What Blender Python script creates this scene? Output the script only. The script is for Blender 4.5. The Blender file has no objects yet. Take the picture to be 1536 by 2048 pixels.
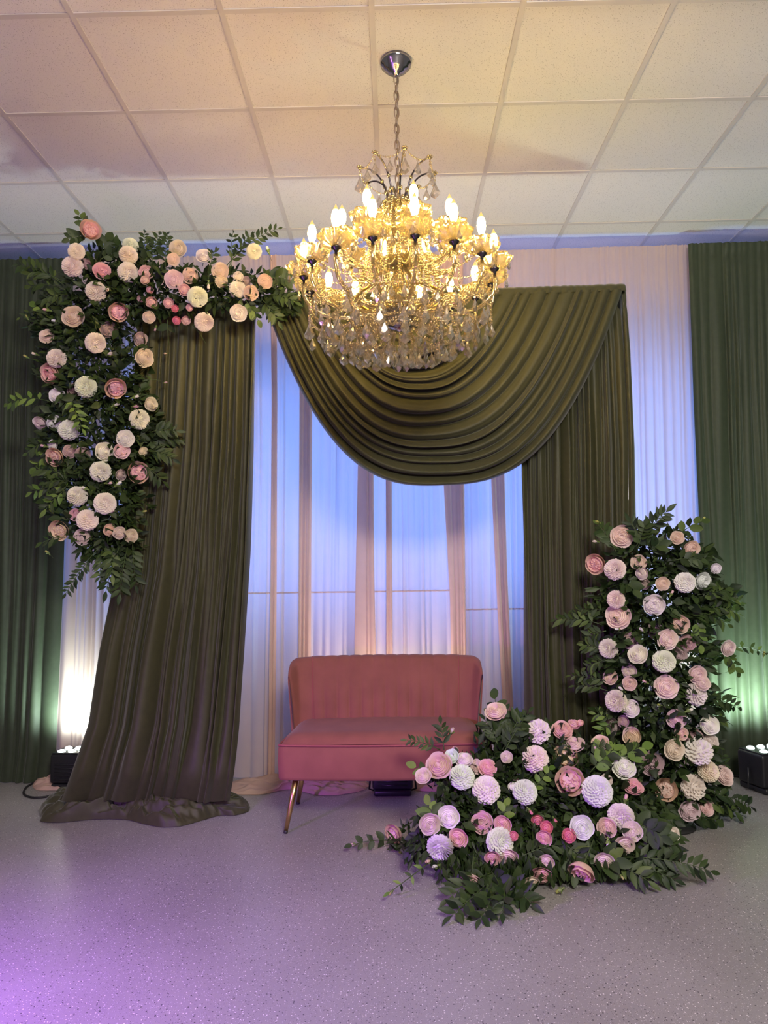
import bpy, bmesh, math, random
from bisect import bisect_right
from mathutils import Vector, Matrix, noise

scn = bpy.context.scene
COL = scn.collection
PI = math.pi

# ------------------------------------------------------------------ camera
CAM = Vector((0, 0, 1.30))
FPX, PITCH, YAW, ROLL = 1420.0, .0862, .0139, -.0131
fwd = Vector((-math.sin(YAW) * math.cos(PITCH), math.cos(YAW) * math.cos(PITCH), math.sin(PITCH)))
rt0 = Vector((math.cos(YAW), math.sin(YAW), 0))
up0 = rt0.cross(fwd)
cr, sr = math.cos(ROLL), math.sin(ROLL)
rt = cr * rt0 + sr * up0
up = -sr * rt0 + cr * up0
cd = bpy.data.cameras.new('camera')
cd.sensor_fit = 'VERTICAL'
cd.sensor_height = 36
cd.lens = 36 * FPX / 2048
cd.clip_start = .05
cam = bpy.data.objects.new('camera', cd)
COL.objects.link(cam)
m = Matrix((rt, up, -fwd)).transposed().to_4x4()
m.translation = CAM
cam.matrix_world = m
scn.camera = cam

# ------------------------------------------------------------------ world, lights, exposure
scn.view_settings.view_transform = 'Standard'
scn.view_settings.look = 'None'
scn.view_settings.gamma = 1
scn.view_settings.use_curve_mapping = False
scn.view_settings.exposure = -0.08
scn.cycles.use_denoising = True
scn.cycles.max_bounces = 8
scn.cycles.transparent_max_bounces = 12
scn.cycles.sample_clamp_indirect = 6
scn.cycles.caustics_reflective = False
scn.cycles.caustics_refractive = False

w = bpy.data.worlds.new('room_ambience')
scn.world = w
w.use_nodes = True
w.node_tree.nodes['Background'].inputs[0].default_value = (1.0, .93, .88, 1)
w.node_tree.nodes['Background'].inputs[1].default_value = .17

CEIL = 1.30 + 2.2741
WALL_Y = 5.16


def lamp(name, kind, loc, energy, color, target=None, **kw):
    d = bpy.data.lights.new(name, kind)
    d.energy = energy
    d.color = color
    for k, v in kw.items():
        setattr(d, k, v)
    o = bpy.data.objects.new(name, d)
    COL.objects.link(o)
    o.location = loc
    if target is not None:
        o.rotation_euler = (Vector(target) - Vector(loc)).to_track_quat('-Z', 'Y').to_euler()
    return o


# added soft fill light, unseen, behind the camera, and the violet stage lamp at the front left
lamp('front_fill_light', 'AREA', (.9, -.9, CEIL - .12), 300, (1, .92, .84), (.5, 3.0, .6), shape='SQUARE', size=1.2)
lamp('violet_stage_lamp', 'SPOT', (-1.9, 1.45, .80), 320, (.44, .12, 1.0), (-1.2, 2.0, 0), spot_size=2.05, spot_blend=1, shadow_soft_size=.10)
lamp('violet_stage_glow', 'POINT', (-1.9, 1.35, .80), 32, (.60, .17, .85), shadow_soft_size=.10)
# dusk daylight through the shop window behind the sheers
lamp('dusk_window_light', 'AREA', (.15, WALL_Y - .03, 1.90), 95, (.13, .30, 1.0), (.15, 0, 1.90), shape='RECTANGLE', size=3.9, size_y=1.7)
# beams of the floor uplights along the drapes
UP = [
    # (x, y, z), energy, colour, target, cone
    ((-2.02, 4.50, .26), 72, (.80, 1.0, .93), (-2.02, 4.58, 3.5), 3.0),
    ((-.03, 4.46, .26), 34, (1.0, .90, .86), (0.0, 4.72, 1.3), 2.2),
    ((2.20, 4.36, .30), 100, (.74, 1.0, .84), (2.22, 4.50, 3.5), 3.0),
]
for loc, en, c, tg, cone in UP:
    lamp('uplight_beam', 'SPOT', loc, en, c, tg, spot_size=cone, spot_blend=.7, shadow_soft_size=.09)


# ------------------------------------------------------------------ projection helpers (photo pixel -> point at a real distance)
def ray(x, y):
    return rt * ((x - 768) / FPX) + up * ((1024 - y) / FPX) + fwd


def P(x, y, Y):
    d = ray(x, y)
    return CAM + d * (Y / d.y)


def PF(x, y, z=0.0):
    d = ray(x, y)
    return CAM + d * ((z - CAM.z) / d.z)


# ------------------------------------------------------------------ materials
def newmat(name):
    mt = bpy.data.materials.new(name)
    mt.use_nodes = True
    nt = mt.node_tree
    nt.nodes.clear()
    out = nt.nodes.new('ShaderNodeOutputMaterial')
    return mt, nt, out


def N(nt, typ, **kw):
    n = nt.nodes.new(typ)
    for k, v in kw.items():
        setattr(n, k, v)
    return n


def rgb(c):
    return (c[0], c[1], c[2], 1)


def pbr(name, color, rough=.6, metal=0, var=.0, scale=20, bump=0, bscale=200, sheen=0, coat=0, trans=0, transcol=None, spec=.5):
    mt, nt, out = newmat(name)
    b = N(nt, 'ShaderNodeBsdfPrincipled')
    b.inputs['Base Color'].default_value = rgb(color)
    b.inputs['Roughness'].default_value = rough
    b.inputs['Metallic'].default_value = metal
    b.inputs['Specular IOR Level'].default_value = spec
    if sheen:
        b.inputs['Sheen Weight'].default_value = sheen
        b.inputs['Sheen Roughness'].default_value = .4
    if coat:
        b.inputs['Coat Weight'].default_value = coat
        b.inputs['Coat Roughness'].default_value = .15
    tc = N(nt, 'ShaderNodeTexCoord')
    if var:
        nz = N(nt, 'ShaderNodeTexNoise')
        nz.inputs['Scale'].default_value = scale
        nz.inputs['Detail'].default_value = 4
        nt.links.new(tc.outputs['Object'], nz.inputs['Vector'])
        r = N(nt, 'ShaderNodeValToRGB')
        r.color_ramp.elements[0].position = .3
        r.color_ramp.elements[1].position = .7
        r.color_ramp.elements[0].color = rgb([max(0, c * (1 - var)) for c in color])
        r.color_ramp.elements[1].color = rgb([min(1, c * (1 + var)) for c in color])
        nt.links.new(nz.outputs['Fac'], r.inputs['Fac'])
        nt.links.new(r.outputs['Color'], b.inputs['Base Color'])
    if bump:
        nz = N(nt, 'ShaderNodeTexNoise')
        nz.inputs['Scale'].default_value = bscale
        nt.links.new(tc.outputs['Object'], nz.inputs['Vector'])
        bp = N(nt, 'ShaderNodeBump')
        bp.inputs['Strength'].default_value = bump
        bp.inputs['Distance'].default_value = .01
        nt.links.new(nz.outputs['Fac'], bp.inputs['Height'])
        nt.links.new(bp.outputs['Normal'], b.inputs['Normal'])
    if trans:
        t = N(nt, 'ShaderNodeBsdfTranslucent')
        t.inputs['Color'].default_value = rgb(transcol or color)
        mx = N(nt, 'ShaderNodeMixShader')
        mx.inputs[0].default_value = trans
        nt.links.new(b.outputs[0], mx.inputs[1])
        nt.links.new(t.outputs[0], mx.inputs[2])
        nt.links.new(mx.outputs[0], out.inputs[0])
    else:
        nt.links.new(b.outputs[0], out.inputs[0])
    return mt


def emis(name, color, strength):
    mt, nt, out = newmat(name)
    e = N(nt, 'ShaderNodeEmission')
    e.inputs[0].default_value = rgb(color)
    e.inputs[1].default_value = strength
    nt.links.new(e.outputs[0], out.inputs[0])
    return mt


def bulb_mat():
    """frosted candle bulb: hot around the filament, dimmer and yellower towards the tip"""
    mt, nt, out = newmat('lit_bulb')
    tc = N(nt, 'ShaderNodeTexCoord')
    sp = N(nt, 'ShaderNodeSeparateXYZ')
    nt.links.new(tc.outputs['Object'], sp.inputs[0])
    st = N(nt, 'ShaderNodeMapRange', interpolation_type='SMOOTHSTEP')
    st.inputs['From Min'].default_value = .108
    st.inputs['From Max'].default_value = .146
    st.inputs['To Min'].default_value = 190
    st.inputs['To Max'].default_value = 1.3
    nt.links.new(sp.outputs['Z'], st.inputs['Value'])
    e = N(nt, 'ShaderNodeEmission')
    e.inputs[0].default_value = (1, .66, .20, 1)
    nt.links.new(st.outputs[0], e.inputs[1])
    nt.links.new(e.outputs[0], out.inputs[0])
    return mt


def petal_mat():
    mt, nt, out = newmat('petal')
    oi = N(nt, 'ShaderNodeObjectInfo')
    tc = N(nt, 'ShaderNodeTexCoord')
    nz = N(nt, 'ShaderNodeTexNoise')
    nz.inputs['Scale'].default_value = 3
    nz.inputs['Detail'].default_value = 3
    nt.links.new(tc.outputs['Object'], nz.inputs['Vector'])
    hs = N(nt, 'ShaderNodeHueSaturation')
    mr = N(nt, 'ShaderNodeMapRange')
    mr.inputs['To Min'].default_value = .86
    mr.inputs['To Max'].default_value = 1.12
    nt.links.new(nz.outputs['Fac'], mr.inputs['Value'])
    nt.links.new(mr.outputs[0], hs.inputs['Value'])
    nt.links.new(oi.outputs['Color'], hs.inputs['Color'])
    b = N(nt, 'ShaderNodeBsdfPrincipled')
    b.inputs['Roughness'].default_value = .65
    b.inputs['Specular IOR Level'].default_value = .25
    t = N(nt, 'ShaderNodeBsdfTranslucent')
    nt.links.new(hs.outputs[0], b.inputs['Base Color'])
    nt.links.new(hs.outputs[0], t.inputs['Color'])
    mx = N(nt, 'ShaderNodeMixShader')
    mx.inputs[0].default_value = .22
    nt.links.new(b.outputs[0], mx.inputs[1])
    nt.links.new(t.outputs[0], mx.inputs[2])
    nt.links.new(mx.outputs[0], out.inputs[0])
    return mt


def leaf_mat(name, lo, hi, island=False):
    mt, nt, out = newmat(name)
    if island:
        g = N(nt, 'ShaderNodeNewGeometry')
        rnd = g.outputs['Random Per Island']
    else:
        g = N(nt, 'ShaderNodeObjectInfo')
        rnd = g.outputs['Random']
    r = N(nt, 'ShaderNodeValToRGB')
    r.color_ramp.elements[0].color = rgb(lo)
    r.color_ramp.elements[1].color = rgb(hi)
    r.color_ramp.interpolation = 'LINEAR'
    nt.links.new(rnd, r.inputs['Fac'])
    b = N(nt, 'ShaderNodeBsdfPrincipled')
    b.inputs['Roughness'].default_value = .5
    b.inputs['Specular IOR Level'].default_value = .35
    t = N(nt, 'ShaderNodeBsdfTranslucent')
    nt.links.new(r.outputs[0], b.inputs['Base Color'])
    nt.links.new(r.outputs[0], t.inputs['Color'])
    mx = N(nt, 'ShaderNodeMixShader')
    mx.inputs[0].default_value = .2
    nt.links.new(b.outputs[0], mx.inputs[1])
    nt.links.new(t.outputs[0], mx.inputs[2])
    nt.links.new(mx.outputs[0], out.inputs[0])
    return mt


def crystal_mat(name='crystal', tint=True, wg=.45, wt=.40, wp=.25):
    mt, nt, out = newmat(name)
    g = N(nt, 'ShaderNodeBsdfGlass')
    g.inputs['Color'].default_value = (1, .97, .90, 1)
    g.inputs['Roughness'].default_value = .02
    g.inputs['IOR'].default_value = 1.52
    gl = N(nt, 'ShaderNodeBsdfGlossy')
    gl.inputs['Color'].default_value = (1, .90, .62, 1) if tint else (1, .97, .90, 1)
    gl.inputs['Roughness'].default_value = .12
    tr = N(nt, 'ShaderNodeBsdfTranslucent')
    tr.inputs['Color'].default_value = (.95, .78, .36, 1)
    tp = N(nt, 'ShaderNodeBsdfTransparent')
    tp.inputs['Color'].default_value = (1, .98, .94, 1)
    m1 = N(nt, 'ShaderNodeMixShader')
    m1.inputs[0].default_value = wt
    nt.links.new(gl.outputs[0], m1.inputs[1])
    nt.links.new(tr.outputs[0], m1.inputs[2])
    m2 = N(nt, 'ShaderNodeMixShader')
    m2.inputs[0].default_value = wg
    nt.links.new(m1.outputs[0], m2.inputs[1])
    nt.links.new(g.outputs[0], m2.inputs[2])
    m3 = N(nt, 'ShaderNodeMixShader')
    m3.inputs[0].default_value = wp
    nt.links.new(m2.outputs[0], m3.inputs[1])
    nt.links.new(tp.outputs[0], m3.inputs[2])
    nt.links.new(m3.outputs[0], out.inputs[0])
    return mt


def floor_mat():
    mt, nt, out = newmat('speckled_epoxy')
    tc = N(nt, 'ShaderNodeTexCoord')
    b = N(nt, 'ShaderNodeBsdfPrincipled')
    nz = N(nt, 'ShaderNodeTexNoise')
    nz.inputs['Scale'].default_value = 1.3
    nz.inputs['Detail'].default_value = 6
    nt.links.new(tc.outputs['Object'], nz.inputs['Vector'])
    base = N(nt, 'ShaderNodeValToRGB')
    base.color_ramp.elements[0].position = .35
    base.color_ramp.elements[1].position = .7
    base.color_ramp.elements[0].color = (.27, .256, .246, 1)
    base.color_ramp.elements[1].color = (.335, .32, .31, 1)
    nt.links.new(nz.outputs['Fac'], base.inputs['Fac'])
    prev = base.outputs[0]
    for sc, th, col, seed in ((80, .20, (.06, .055, .06, 1), 0), (160, .20, (.12, .11, .11, 1), 3), (95, .19, (.80, .78, .76, 1), 7), (180, .20, (.62, .60, .6, 1), 11)):
        mp = N(nt, 'ShaderNodeMapping')
        mp.inputs['Location'].default_value = (seed * 1.7, seed * .9, 0)
        nt.links.new(tc.outputs['Object'], mp.inputs['Vector'])
        vo = N(nt, 'ShaderNodeTexVoronoi')
        vo.inputs['Scale'].default_value = sc
        nt.links.new(mp.outputs[0], vo.inputs['Vector'])
        lt = N(nt, 'ShaderNodeMath', operation='LESS_THAN')
        lt.inputs[1].default_value = th
        nt.links.new(vo.outputs['Distance'], lt.inputs[0])
        # only some cells carry a fleck
        sep = N(nt, 'ShaderNodeSeparateColor')
        nt.links.new(vo.outputs['Color'], sep.inputs[0])
        gt = N(nt, 'ShaderNodeMath', operation='GREATER_THAN')
        gt.inputs[1].default_value = .50
        nt.links.new(sep.outputs[0], gt.inputs[0])
        mu = N(nt, 'ShaderNodeMath', operation='MULTIPLY')
        nt.links.new(lt.outputs[0], mu.inputs[0])
        nt.links.new(gt.outputs[0], mu.inputs[1])
        mx = N(nt, 'ShaderNodeMix', data_type='RGBA')
        nt.links.new(mu.outputs[0], mx.inputs['Factor'])
        nt.links.new(prev, mx.inputs['A'])
        mx.inputs['B'].default_value = col
        prev = mx.outputs['Result']
    nt.links.new(prev, b.inputs['Base Color'])
    b.inputs['Roughness'].default_value = .34
    b.inputs['Specular IOR Level'].default_value = .5
    nz2 = N(nt, 'ShaderNodeTexNoise')
    nz2.inputs['Scale'].default_value = 160
    nt.links.new(tc.outputs['Object'], nz2.inputs['Vector'])
    bp = N(nt, 'ShaderNodeBump')
    bp.inputs['Strength'].default_value = .12
    bp.inputs['Distance'].default_value = .004
    nt.links.new(nz2.outputs['Fac'], bp.inputs['Height'])
    nt.links.new(bp.outputs['Normal'], b.inputs['Normal'])
    nt.links.new(b.outputs[0], out.inputs[0])
    return mt


def tile_mat():
    mt, nt, out = newmat('fissured_tile')
    tc = N(nt, 'ShaderNodeTexCoord')
    oi = N(nt, 'ShaderNodeObjectInfo')
    mp = N(nt, 'ShaderNodeVectorMath', operation='ADD')
    sc = N(nt, 'ShaderNodeVectorMath', operation='SCALE')
    sc.inputs['Scale'].default_value = 1.0
    nt.links.new(oi.outputs['Location'], sc.inputs[0])
    nt.links.new(tc.outputs['Object'], mp.inputs[0])
    nt.links.new(sc.outputs[0], mp.inputs[1])
    b = N(nt, 'ShaderNodeBsdfPrincipled')
    b.inputs['Roughness'].default_value = .9
    b.inputs['Specular IOR Level'].default_value = .1
    prev = None
    for s, th, col in ((110, .17, (.36, .33, .31, 1)), (230, .2, (.50, .47, .45, 1))):
        vo = N(nt, 'ShaderNodeTexVoronoi')
        vo.inputs['Scale'].default_value = s
        nt.links.new(mp.outputs[0], vo.inputs['Vector'])
        lt = N(nt, 'ShaderNodeMath', operation='LESS_THAN')
        lt.inputs[1].default_value = th
        nt.links.new(vo.outputs['Distance'], lt.inputs[0])
        mx = N(nt, 'ShaderNodeMix', data_type='RGBA')
        nt.links.new(lt.outputs[0], mx.inputs['Factor'])
        if prev is None:
            mx.inputs['A'].default_value = (.76, .73, .70, 1)
        else:
            nt.links.new(prev, mx.inputs['A'])
        mx.inputs['B'].default_value = col
        prev = mx.outputs['Result']
    nt.links.new(prev, b.inputs['Base Color'])
    nt.links.new(b.outputs[0], out.inputs[0])
    return mt


M = dict(
    floor=floor_mat(),
    tile=tile_mat(),
    grid=pbr('grid_metal', (.62, .58, .55), .5),
    slab=pbr('slab', (.4, .4, .4), .9),
    wall=pbr('wall_paint', (.36, .33, .40), .8, var=.05, scale=3),
    olive=pbr('olive_stretch_cloth', (.046, .046, .018), .55, var=.10, scale=30, sheen=.25, spec=.35),
    green=pbr('green_stretch_cloth', (.038, .052, .029), .55, var=.10, scale=30, sheen=.2, spec=.3),
    sheer=pbr('blush_sheer_cloth', (.80, .63, .55), .6, var=.03, scale=12, trans=.5),
    peach=pbr('peach_sheer_cloth', (.80, .55, .45), .6, var=.05, scale=12, trans=.4),
    seam=pbr('seam_stitch', (.74, .56, .49), .7, trans=.45),
    velvet=pbr('rose_velvet', (.265, .092, .072), .75, var=.09, scale=9, sheen=.12, spec=.2),
    piping=pbr('rose_piping', (.32, .08, .085), .8),
    brass=pbr('brass_leg', (.62, .40, .18), .28, 1),
    tip=pbr('black_tip', (.02, .02, .02), .5),
    black=pbr('black_housing', (.012, .012, .016), .38),
    cable=pbr('black_cable', (.012, .012, .014), .55),
    lens=emis('lit_lens', (.86, 1, .96), 14),
    led=emis('red_indicator', (1, .05, .1), 4),
    chrome=pbr('chrome', (.42, .41, .44), .12, 1),
    dark=pbr('dark_chrome', (.10, .09, .11), .22, 1),
    gold=pbr('gold_ring', (.80, .55, .12), .22, 1),
    sleeve=pbr('dark_sleeve', (.07, .055, .05), .4),
    chain=pbr('brushed_chain', (.42, .34, .28), .3, 1),
    crystal=crystal_mat(),
    clear=crystal_mat('clear_crystal', False, .62, .25, .30),
    bulb=bulb_mat(),
    red=pbr('red_sticker', (.6, .03, .02), .5),
    petal=petal_mat(),
    leaf=leaf_mat('leaf_green', (.034, .065, .016), (.11, .165, .036)),
    leafdark=leaf_mat('leaf_dark', (.020, .042, .014), (.050, .082, .024)),
    leaflight=leaf_mat('leaf_light', (.10, .19, .03), (.20, .30, .06)),
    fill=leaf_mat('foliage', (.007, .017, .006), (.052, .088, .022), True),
    stem=pbr('stem_green', (.05, .085, .02), .6, var=.2),
    sepal=pbr('sepal_green', (.16, .24, .05), .6, var=.2),
    dusk=emis('dusk_sky_pane', (.16, .36, 1.0), .5),
    steel=pbr('stand_steel', (.35, .35, .37), .35, 1),
)


# ------------------------------------------------------------------ object helpers
ORG = {}


def mk(name, verts, faces, mat, smooth=True):
    me = bpy.data.meshes.new(name)
    me.from_pydata([tuple(v) for v in verts], [], faces)
    if smooth:
        me.polygons.foreach_set('use_smooth', [True] * len(me.polygons))
    me.materials.append(M[mat])
    me.update()
    return me


def add(name, me, parent=None, mw=None, color=None):
    o = bpy.data.objects.new(name, me)
    COL.objects.link(o)
    if parent is not None:
        o.parent = parent
    if mw is not None:
        o.matrix_local = mw
    if color is not None:
        o.color = (color[0], color[1], color[2], 1)
    return o


def tag(o, label=None, cat=None, group=None, kind=None):
    if label:
        o['label'] = label
    if cat:
        o['category'] = cat
    if group:
        o['group'] = group
    if kind:
        o['kind'] = kind
    return o


def thing(name, label, cat, loc, group=None):
    o = add(name, None)
    o.location = loc
    ORG[o.name] = Vector(loc)
    return tag(o, label, cat, group)


def world(name, verts, faces, mat, parent=None, smooth=True):
    """mesh object from world-space vertices; its origin is the parent's origin or its own base centre"""
    if parent is not None:
        og = ORG[parent.name]
        o = add(name, mk(name, [Vector(v) - og for v in verts], faces, mat, smooth), parent)
        ORG[o.name] = og
        return o
    xs = [v[0] for v in verts]
    ys = [v[1] for v in verts]
    zs = [v[2] for v in verts]
    og = Vector(((min(xs) + max(xs)) / 2, (min(ys) + max(ys)) / 2, min(zs)))
    o = add(name, mk(name, [Vector(v) - og for v in verts], faces, mat, smooth))
    o.location = og
    ORG[o.name] = og
    return o


class MB:
    """collects simple solids into one mesh"""

    def __init__(self):
        self.v = []
        self.f = []

    def push(self, vs, fs):
        n = len(self.v)
        self.v += [Vector(v) for v in vs]
        self.f += [tuple(i + n for i in f) for f in fs]
        return self

    def box(self, x0, x1, y0, y1, z0, z1):
        vs = [(x, y, z) for z in (z0, z1) for y in (y0, y1) for x in (x0, x1)]
        return self.push(vs, [(0, 2, 3, 1), (4, 5, 7, 6), (0, 1, 5, 4), (2, 6, 7, 3), (0, 4, 6, 2), (1, 3, 7, 5)])

    def rbox(self, x0, x1, y0, y1, z0, z1, r, seg=3):
        bm = bmesh.new()
        vs = [bm.verts.new((x, y, z)) for z in (z0, z1) for y in (y0, y1) for x in (x0, x1)]
        for f in [(0, 2, 3, 1), (4, 5, 7, 6), (0, 1, 5, 4), (2, 6, 7, 3), (0, 4, 6, 2), (1, 3, 7, 5)]:
            bm.faces.new([vs[i] for i in f])
        bmesh.ops.bevel(bm, geom=bm.edges[:], offset=r, segments=seg, profile=.5, affect='EDGES')
        bm.verts.index_update()
        self.push([v.co.copy() for v in bm.verts], [tuple(v.index for v in f.verts) for f in bm.faces])
        bm.free()
        return self

    def lathe(self, prof, seg=24, c=(0, 0, 0), wob=None, cap=True):
        vs = []
        for (r, z) in prof:
            for k in range(seg):
                a = 2 * PI * k / seg
                q = 1 if wob is None else 1 + wob[1] * math.cos(wob[0] * a)
                vs.append((c[0] + r * q * math.cos(a), c[1] + r * q * math.sin(a), c[2] + z))
        fs = []
        for i in range(len(prof) - 1):
            for k in range(seg):
                a, b = i * seg + k, i * seg + (k + 1) % seg
                fs.append((a, b, b + seg, a + seg))
        if cap:
            if prof[0][0] > 1e-4:
                fs.append(tuple(range(seg))[::-1])
            if prof[-1][0] > 1e-4:
                fs.append(tuple((len(prof) - 1) * seg + k for k in range(seg)))
        return self.push(vs, fs)

    def tube(self, path, r, seg=8, closed=False):
        path = [Vector(p) for p in path]
        n = len(path)
        rr = r if isinstance(r, (list, tuple)) else [r] * n
        vs = []
        nrm = None
        for i, p in enumerate(path):
            if closed:
                t = path[(i + 1) % n] - path[i - 1]
            else:
                t = path[min(i + 1, n - 1)] - path[max(i - 1, 0)]
            t.normalize()
            if nrm is None:
                nrm = t.orthogonal().normalized()
            nrm = (nrm - t * nrm.dot(t))
            if nrm.length < 1e-6:
                nrm = t.orthogonal()
            nrm.normalize()
            bn = t.cross(nrm)
            for k in range(seg):
                a = 2 * PI * k / seg
                vs.append(p + (nrm * math.cos(a) + bn * math.sin(a)) * rr[i])
        fs = []
        for i in range(n if closed else n - 1):
            for k in range(seg):
                a, b = i * seg + k, i * seg + (k + 1) % seg
                j = ((i + 1) % n) * seg
                fs.append((a, b, j + (k + 1) % seg, j + k))
        if not closed:
            fs.append(tuple(range(seg))[::-1])
            fs.append(tuple((n - 1) * seg + k for k in range(seg)))
        return self.push(vs, fs)

    def ball(self, c, r, sq=1):
        c = Vector(c)
        t = (1 + 5 ** .5) / 2
        s = r / (1 + t * t) ** .5
        vs = [(-1, t, 0), (1, t, 0), (-1, -t, 0), (1, -t, 0), (0, -1, t), (0, 1, t), (0, -1, -t), (0, 1, -t), (t, 0, -1), (t, 0, 1), (-t, 0, -1), (-t, 0, 1)]
        fs = [(0, 11, 5), (0, 5, 1), (0, 1, 7), (0, 7, 10), (0, 10, 11), (1, 5, 9), (5, 11, 4), (11, 10, 2), (10, 7, 6), (7, 1, 8), (3, 9, 4), (3, 4, 2), (3, 2, 6), (3, 6, 8), (3, 8, 9), (4, 9, 5), (2, 4, 11), (6, 2, 10), (8, 6, 7), (9, 8, 1)]
        return self.push([c + Vector((v[0], v[1], v[2] * sq)) * s for v in vs], fs)

    def world(self, name, mat, parent=None, smooth=True):
        return world(name, self.v, self.f, mat, parent, smooth)

    def mesh(self, name, mat, smooth=True):
        return mk(name, self.v, self.f, mat, smooth)


def smooth_step(a, b, x):
    t = min(1, max(0, (x - a) / (b - a)))
    return t * t * (3 - 2 * t)


def bez(p0, p1, p2, p3, n):
    out = []
    for i in range(n + 1):
        t = i / n
        s = 1 - t
        out.append(tuple(s ** 3 * a + 3 * s * s * t * b + 3 * s * t * t * c + t ** 3 * d for a, b, c, d in zip(p0, p1, p2, p3)))
    return out


# ------------------------------------------------------------------ room shell
X0, X1, Y0 = -4.4, 4.4, -1.6
tag(MB().box(X0, X1, Y0, WALL_Y + .1, -.08, 0).world('floor', 'floor', smooth=False), kind='structure')
tag(MB().box(X0, X1, WALL_Y, WALL_Y + .1, 0, CEIL).world('wall_back', 'wall', smooth=False), kind='structure')
wd = MB()
wx0, wx1, wz0, wz1 = -1.85, 2.15, 1.02, 2.80
wd.box(wx0 - .06, wx1 + .06, WALL_Y - .02, WALL_Y, wz0 - .06, wz0)
wd.box(wx0 - .06, wx1 + .06, WALL_Y - .02, WALL_Y, wz1, wz1 + .06)
win = tag(wd.world('window_1', 'steel', smooth=False), kind='structure')
for k in range(5):
    xx = wx0 + (wx1 - wx0) * k / 4
    MB().box(xx - .03, xx + .03, WALL_Y - .02, WALL_Y, wz0, wz1).world('mullion', 'steel', win, False)
for k in range(4):
    xx = wx0 + (wx1 - wx0) * k / 4
    MB().box(xx + .03, xx + 1.0 - .03, WALL_Y - .008, WALL_Y, wz0, wz1).world('pane', 'dusk', win, False)
ceil = tag(MB().box(X0, X1, Y0, WALL_Y + .1, CEIL + .045, CEIL + .10).world('ceiling', 'slab', smooth=False), kind='structure')
TL = .6096
GX, GY = -1.2798, 2.6817
tile_me = MB().box(-TL / 2 + .002, TL / 2 - .002, -TL / 2 + .002, TL / 2 - .002, 0, .014).mesh('ceiling_tile', 'tile', False)
gb = MB()
ix0, ix1 = math.ceil((X0 - GX) / TL), math.floor((X1 - GX) / TL)
iy0, iy1 = math.ceil((Y0 - GY) / TL), math.floor((WALL_Y - GY) / TL)
for i in range(ix0, ix1 + 1):
    g = GX + i * TL
    gb.box(g - .012, g + .012, Y0, WALL_Y, CEIL, CEIL + .004)
    gb.box(g - .002, g + .002, Y0, WALL_Y, CEIL + .004, CEIL + .04)
for j in range(iy0, iy1 + 1):
    g = GY + j * TL
    gb.box(X0, X1, g - .012, g + .012, CEIL + .0003, CEIL + .0043)
gb.world('ceiling_grid', 'grid', ceil, False)
for i in range(ix0 - 1, ix1 + 1):
    for j in range(iy0 - 1, iy1 + 1):
        cx, cy = GX + (i + .5) * TL, GY + (j + .5) * TL
        me = tile_me
        xa, xb = max(cx - TL / 2 + .002, X0), min(cx + TL / 2 - .002, X1)
        ya, yb = max(cy - TL / 2 + .002, Y0), min(cy + TL / 2 - .002, WALL_Y - .001)
        if xb - xa < .05 or yb - ya < .05:
            continue
        if (xb - xa) < TL - .01 or (yb - ya) < TL - .01:
            me = MB().box(xa - cx, xb - cx, ya - cy, yb - cy, 0, .014).mesh('ceiling_tile', 'tile', False)
        o = add('ceiling_tile', me, ceil)
        o.location = Vector((cx, cy, CEIL + .005)) - ORG[ceil.name]


# ------------------------------------------------------------------ drapes
class Folds:
    def __init__(self, rng, n, var=.72, lo=.3):
        ws = [1 + var * (rng.random() * 2 - 1) for _ in range(n)]
        s = sum(ws)
        self.b = [0]
        for x in ws:
            self.b.append(self.b[-1] + x / s)
        self.a = [lo + (1 - lo) * rng.random() for _ in range(n)]
        self.n = n

    def __call__(self, u):
        u = min(max(u, 0), .999999)
        i = min(self.n - 1, bisect_right(self.b, u) - 1)
        t = (u - self.b[i]) / (self.b[i + 1] - self.b[i])
        return self.a[i] * max(0.0, math.sin(PI * min(1, max(0, t)))) ** .7


def edge_fn(keys):
    """keys: (px, py, Y) from top to bottom -> world polyline function of v in 0..1 by image height"""
    pts = [P(*k) for k in keys]
    zt, zb = pts[0].z, pts[-1].z
    vs = [(zt - p.z) / (zt - zb) for p in pts]

    def f(v):
        i = max(0, min(len(vs) - 2, bisect_right(vs, v) - 1))
        t = (v - vs[i]) / max(1e-6, vs[i + 1] - vs[i])
        return pts[i].lerp(pts[i + 1], t)
    return f


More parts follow.
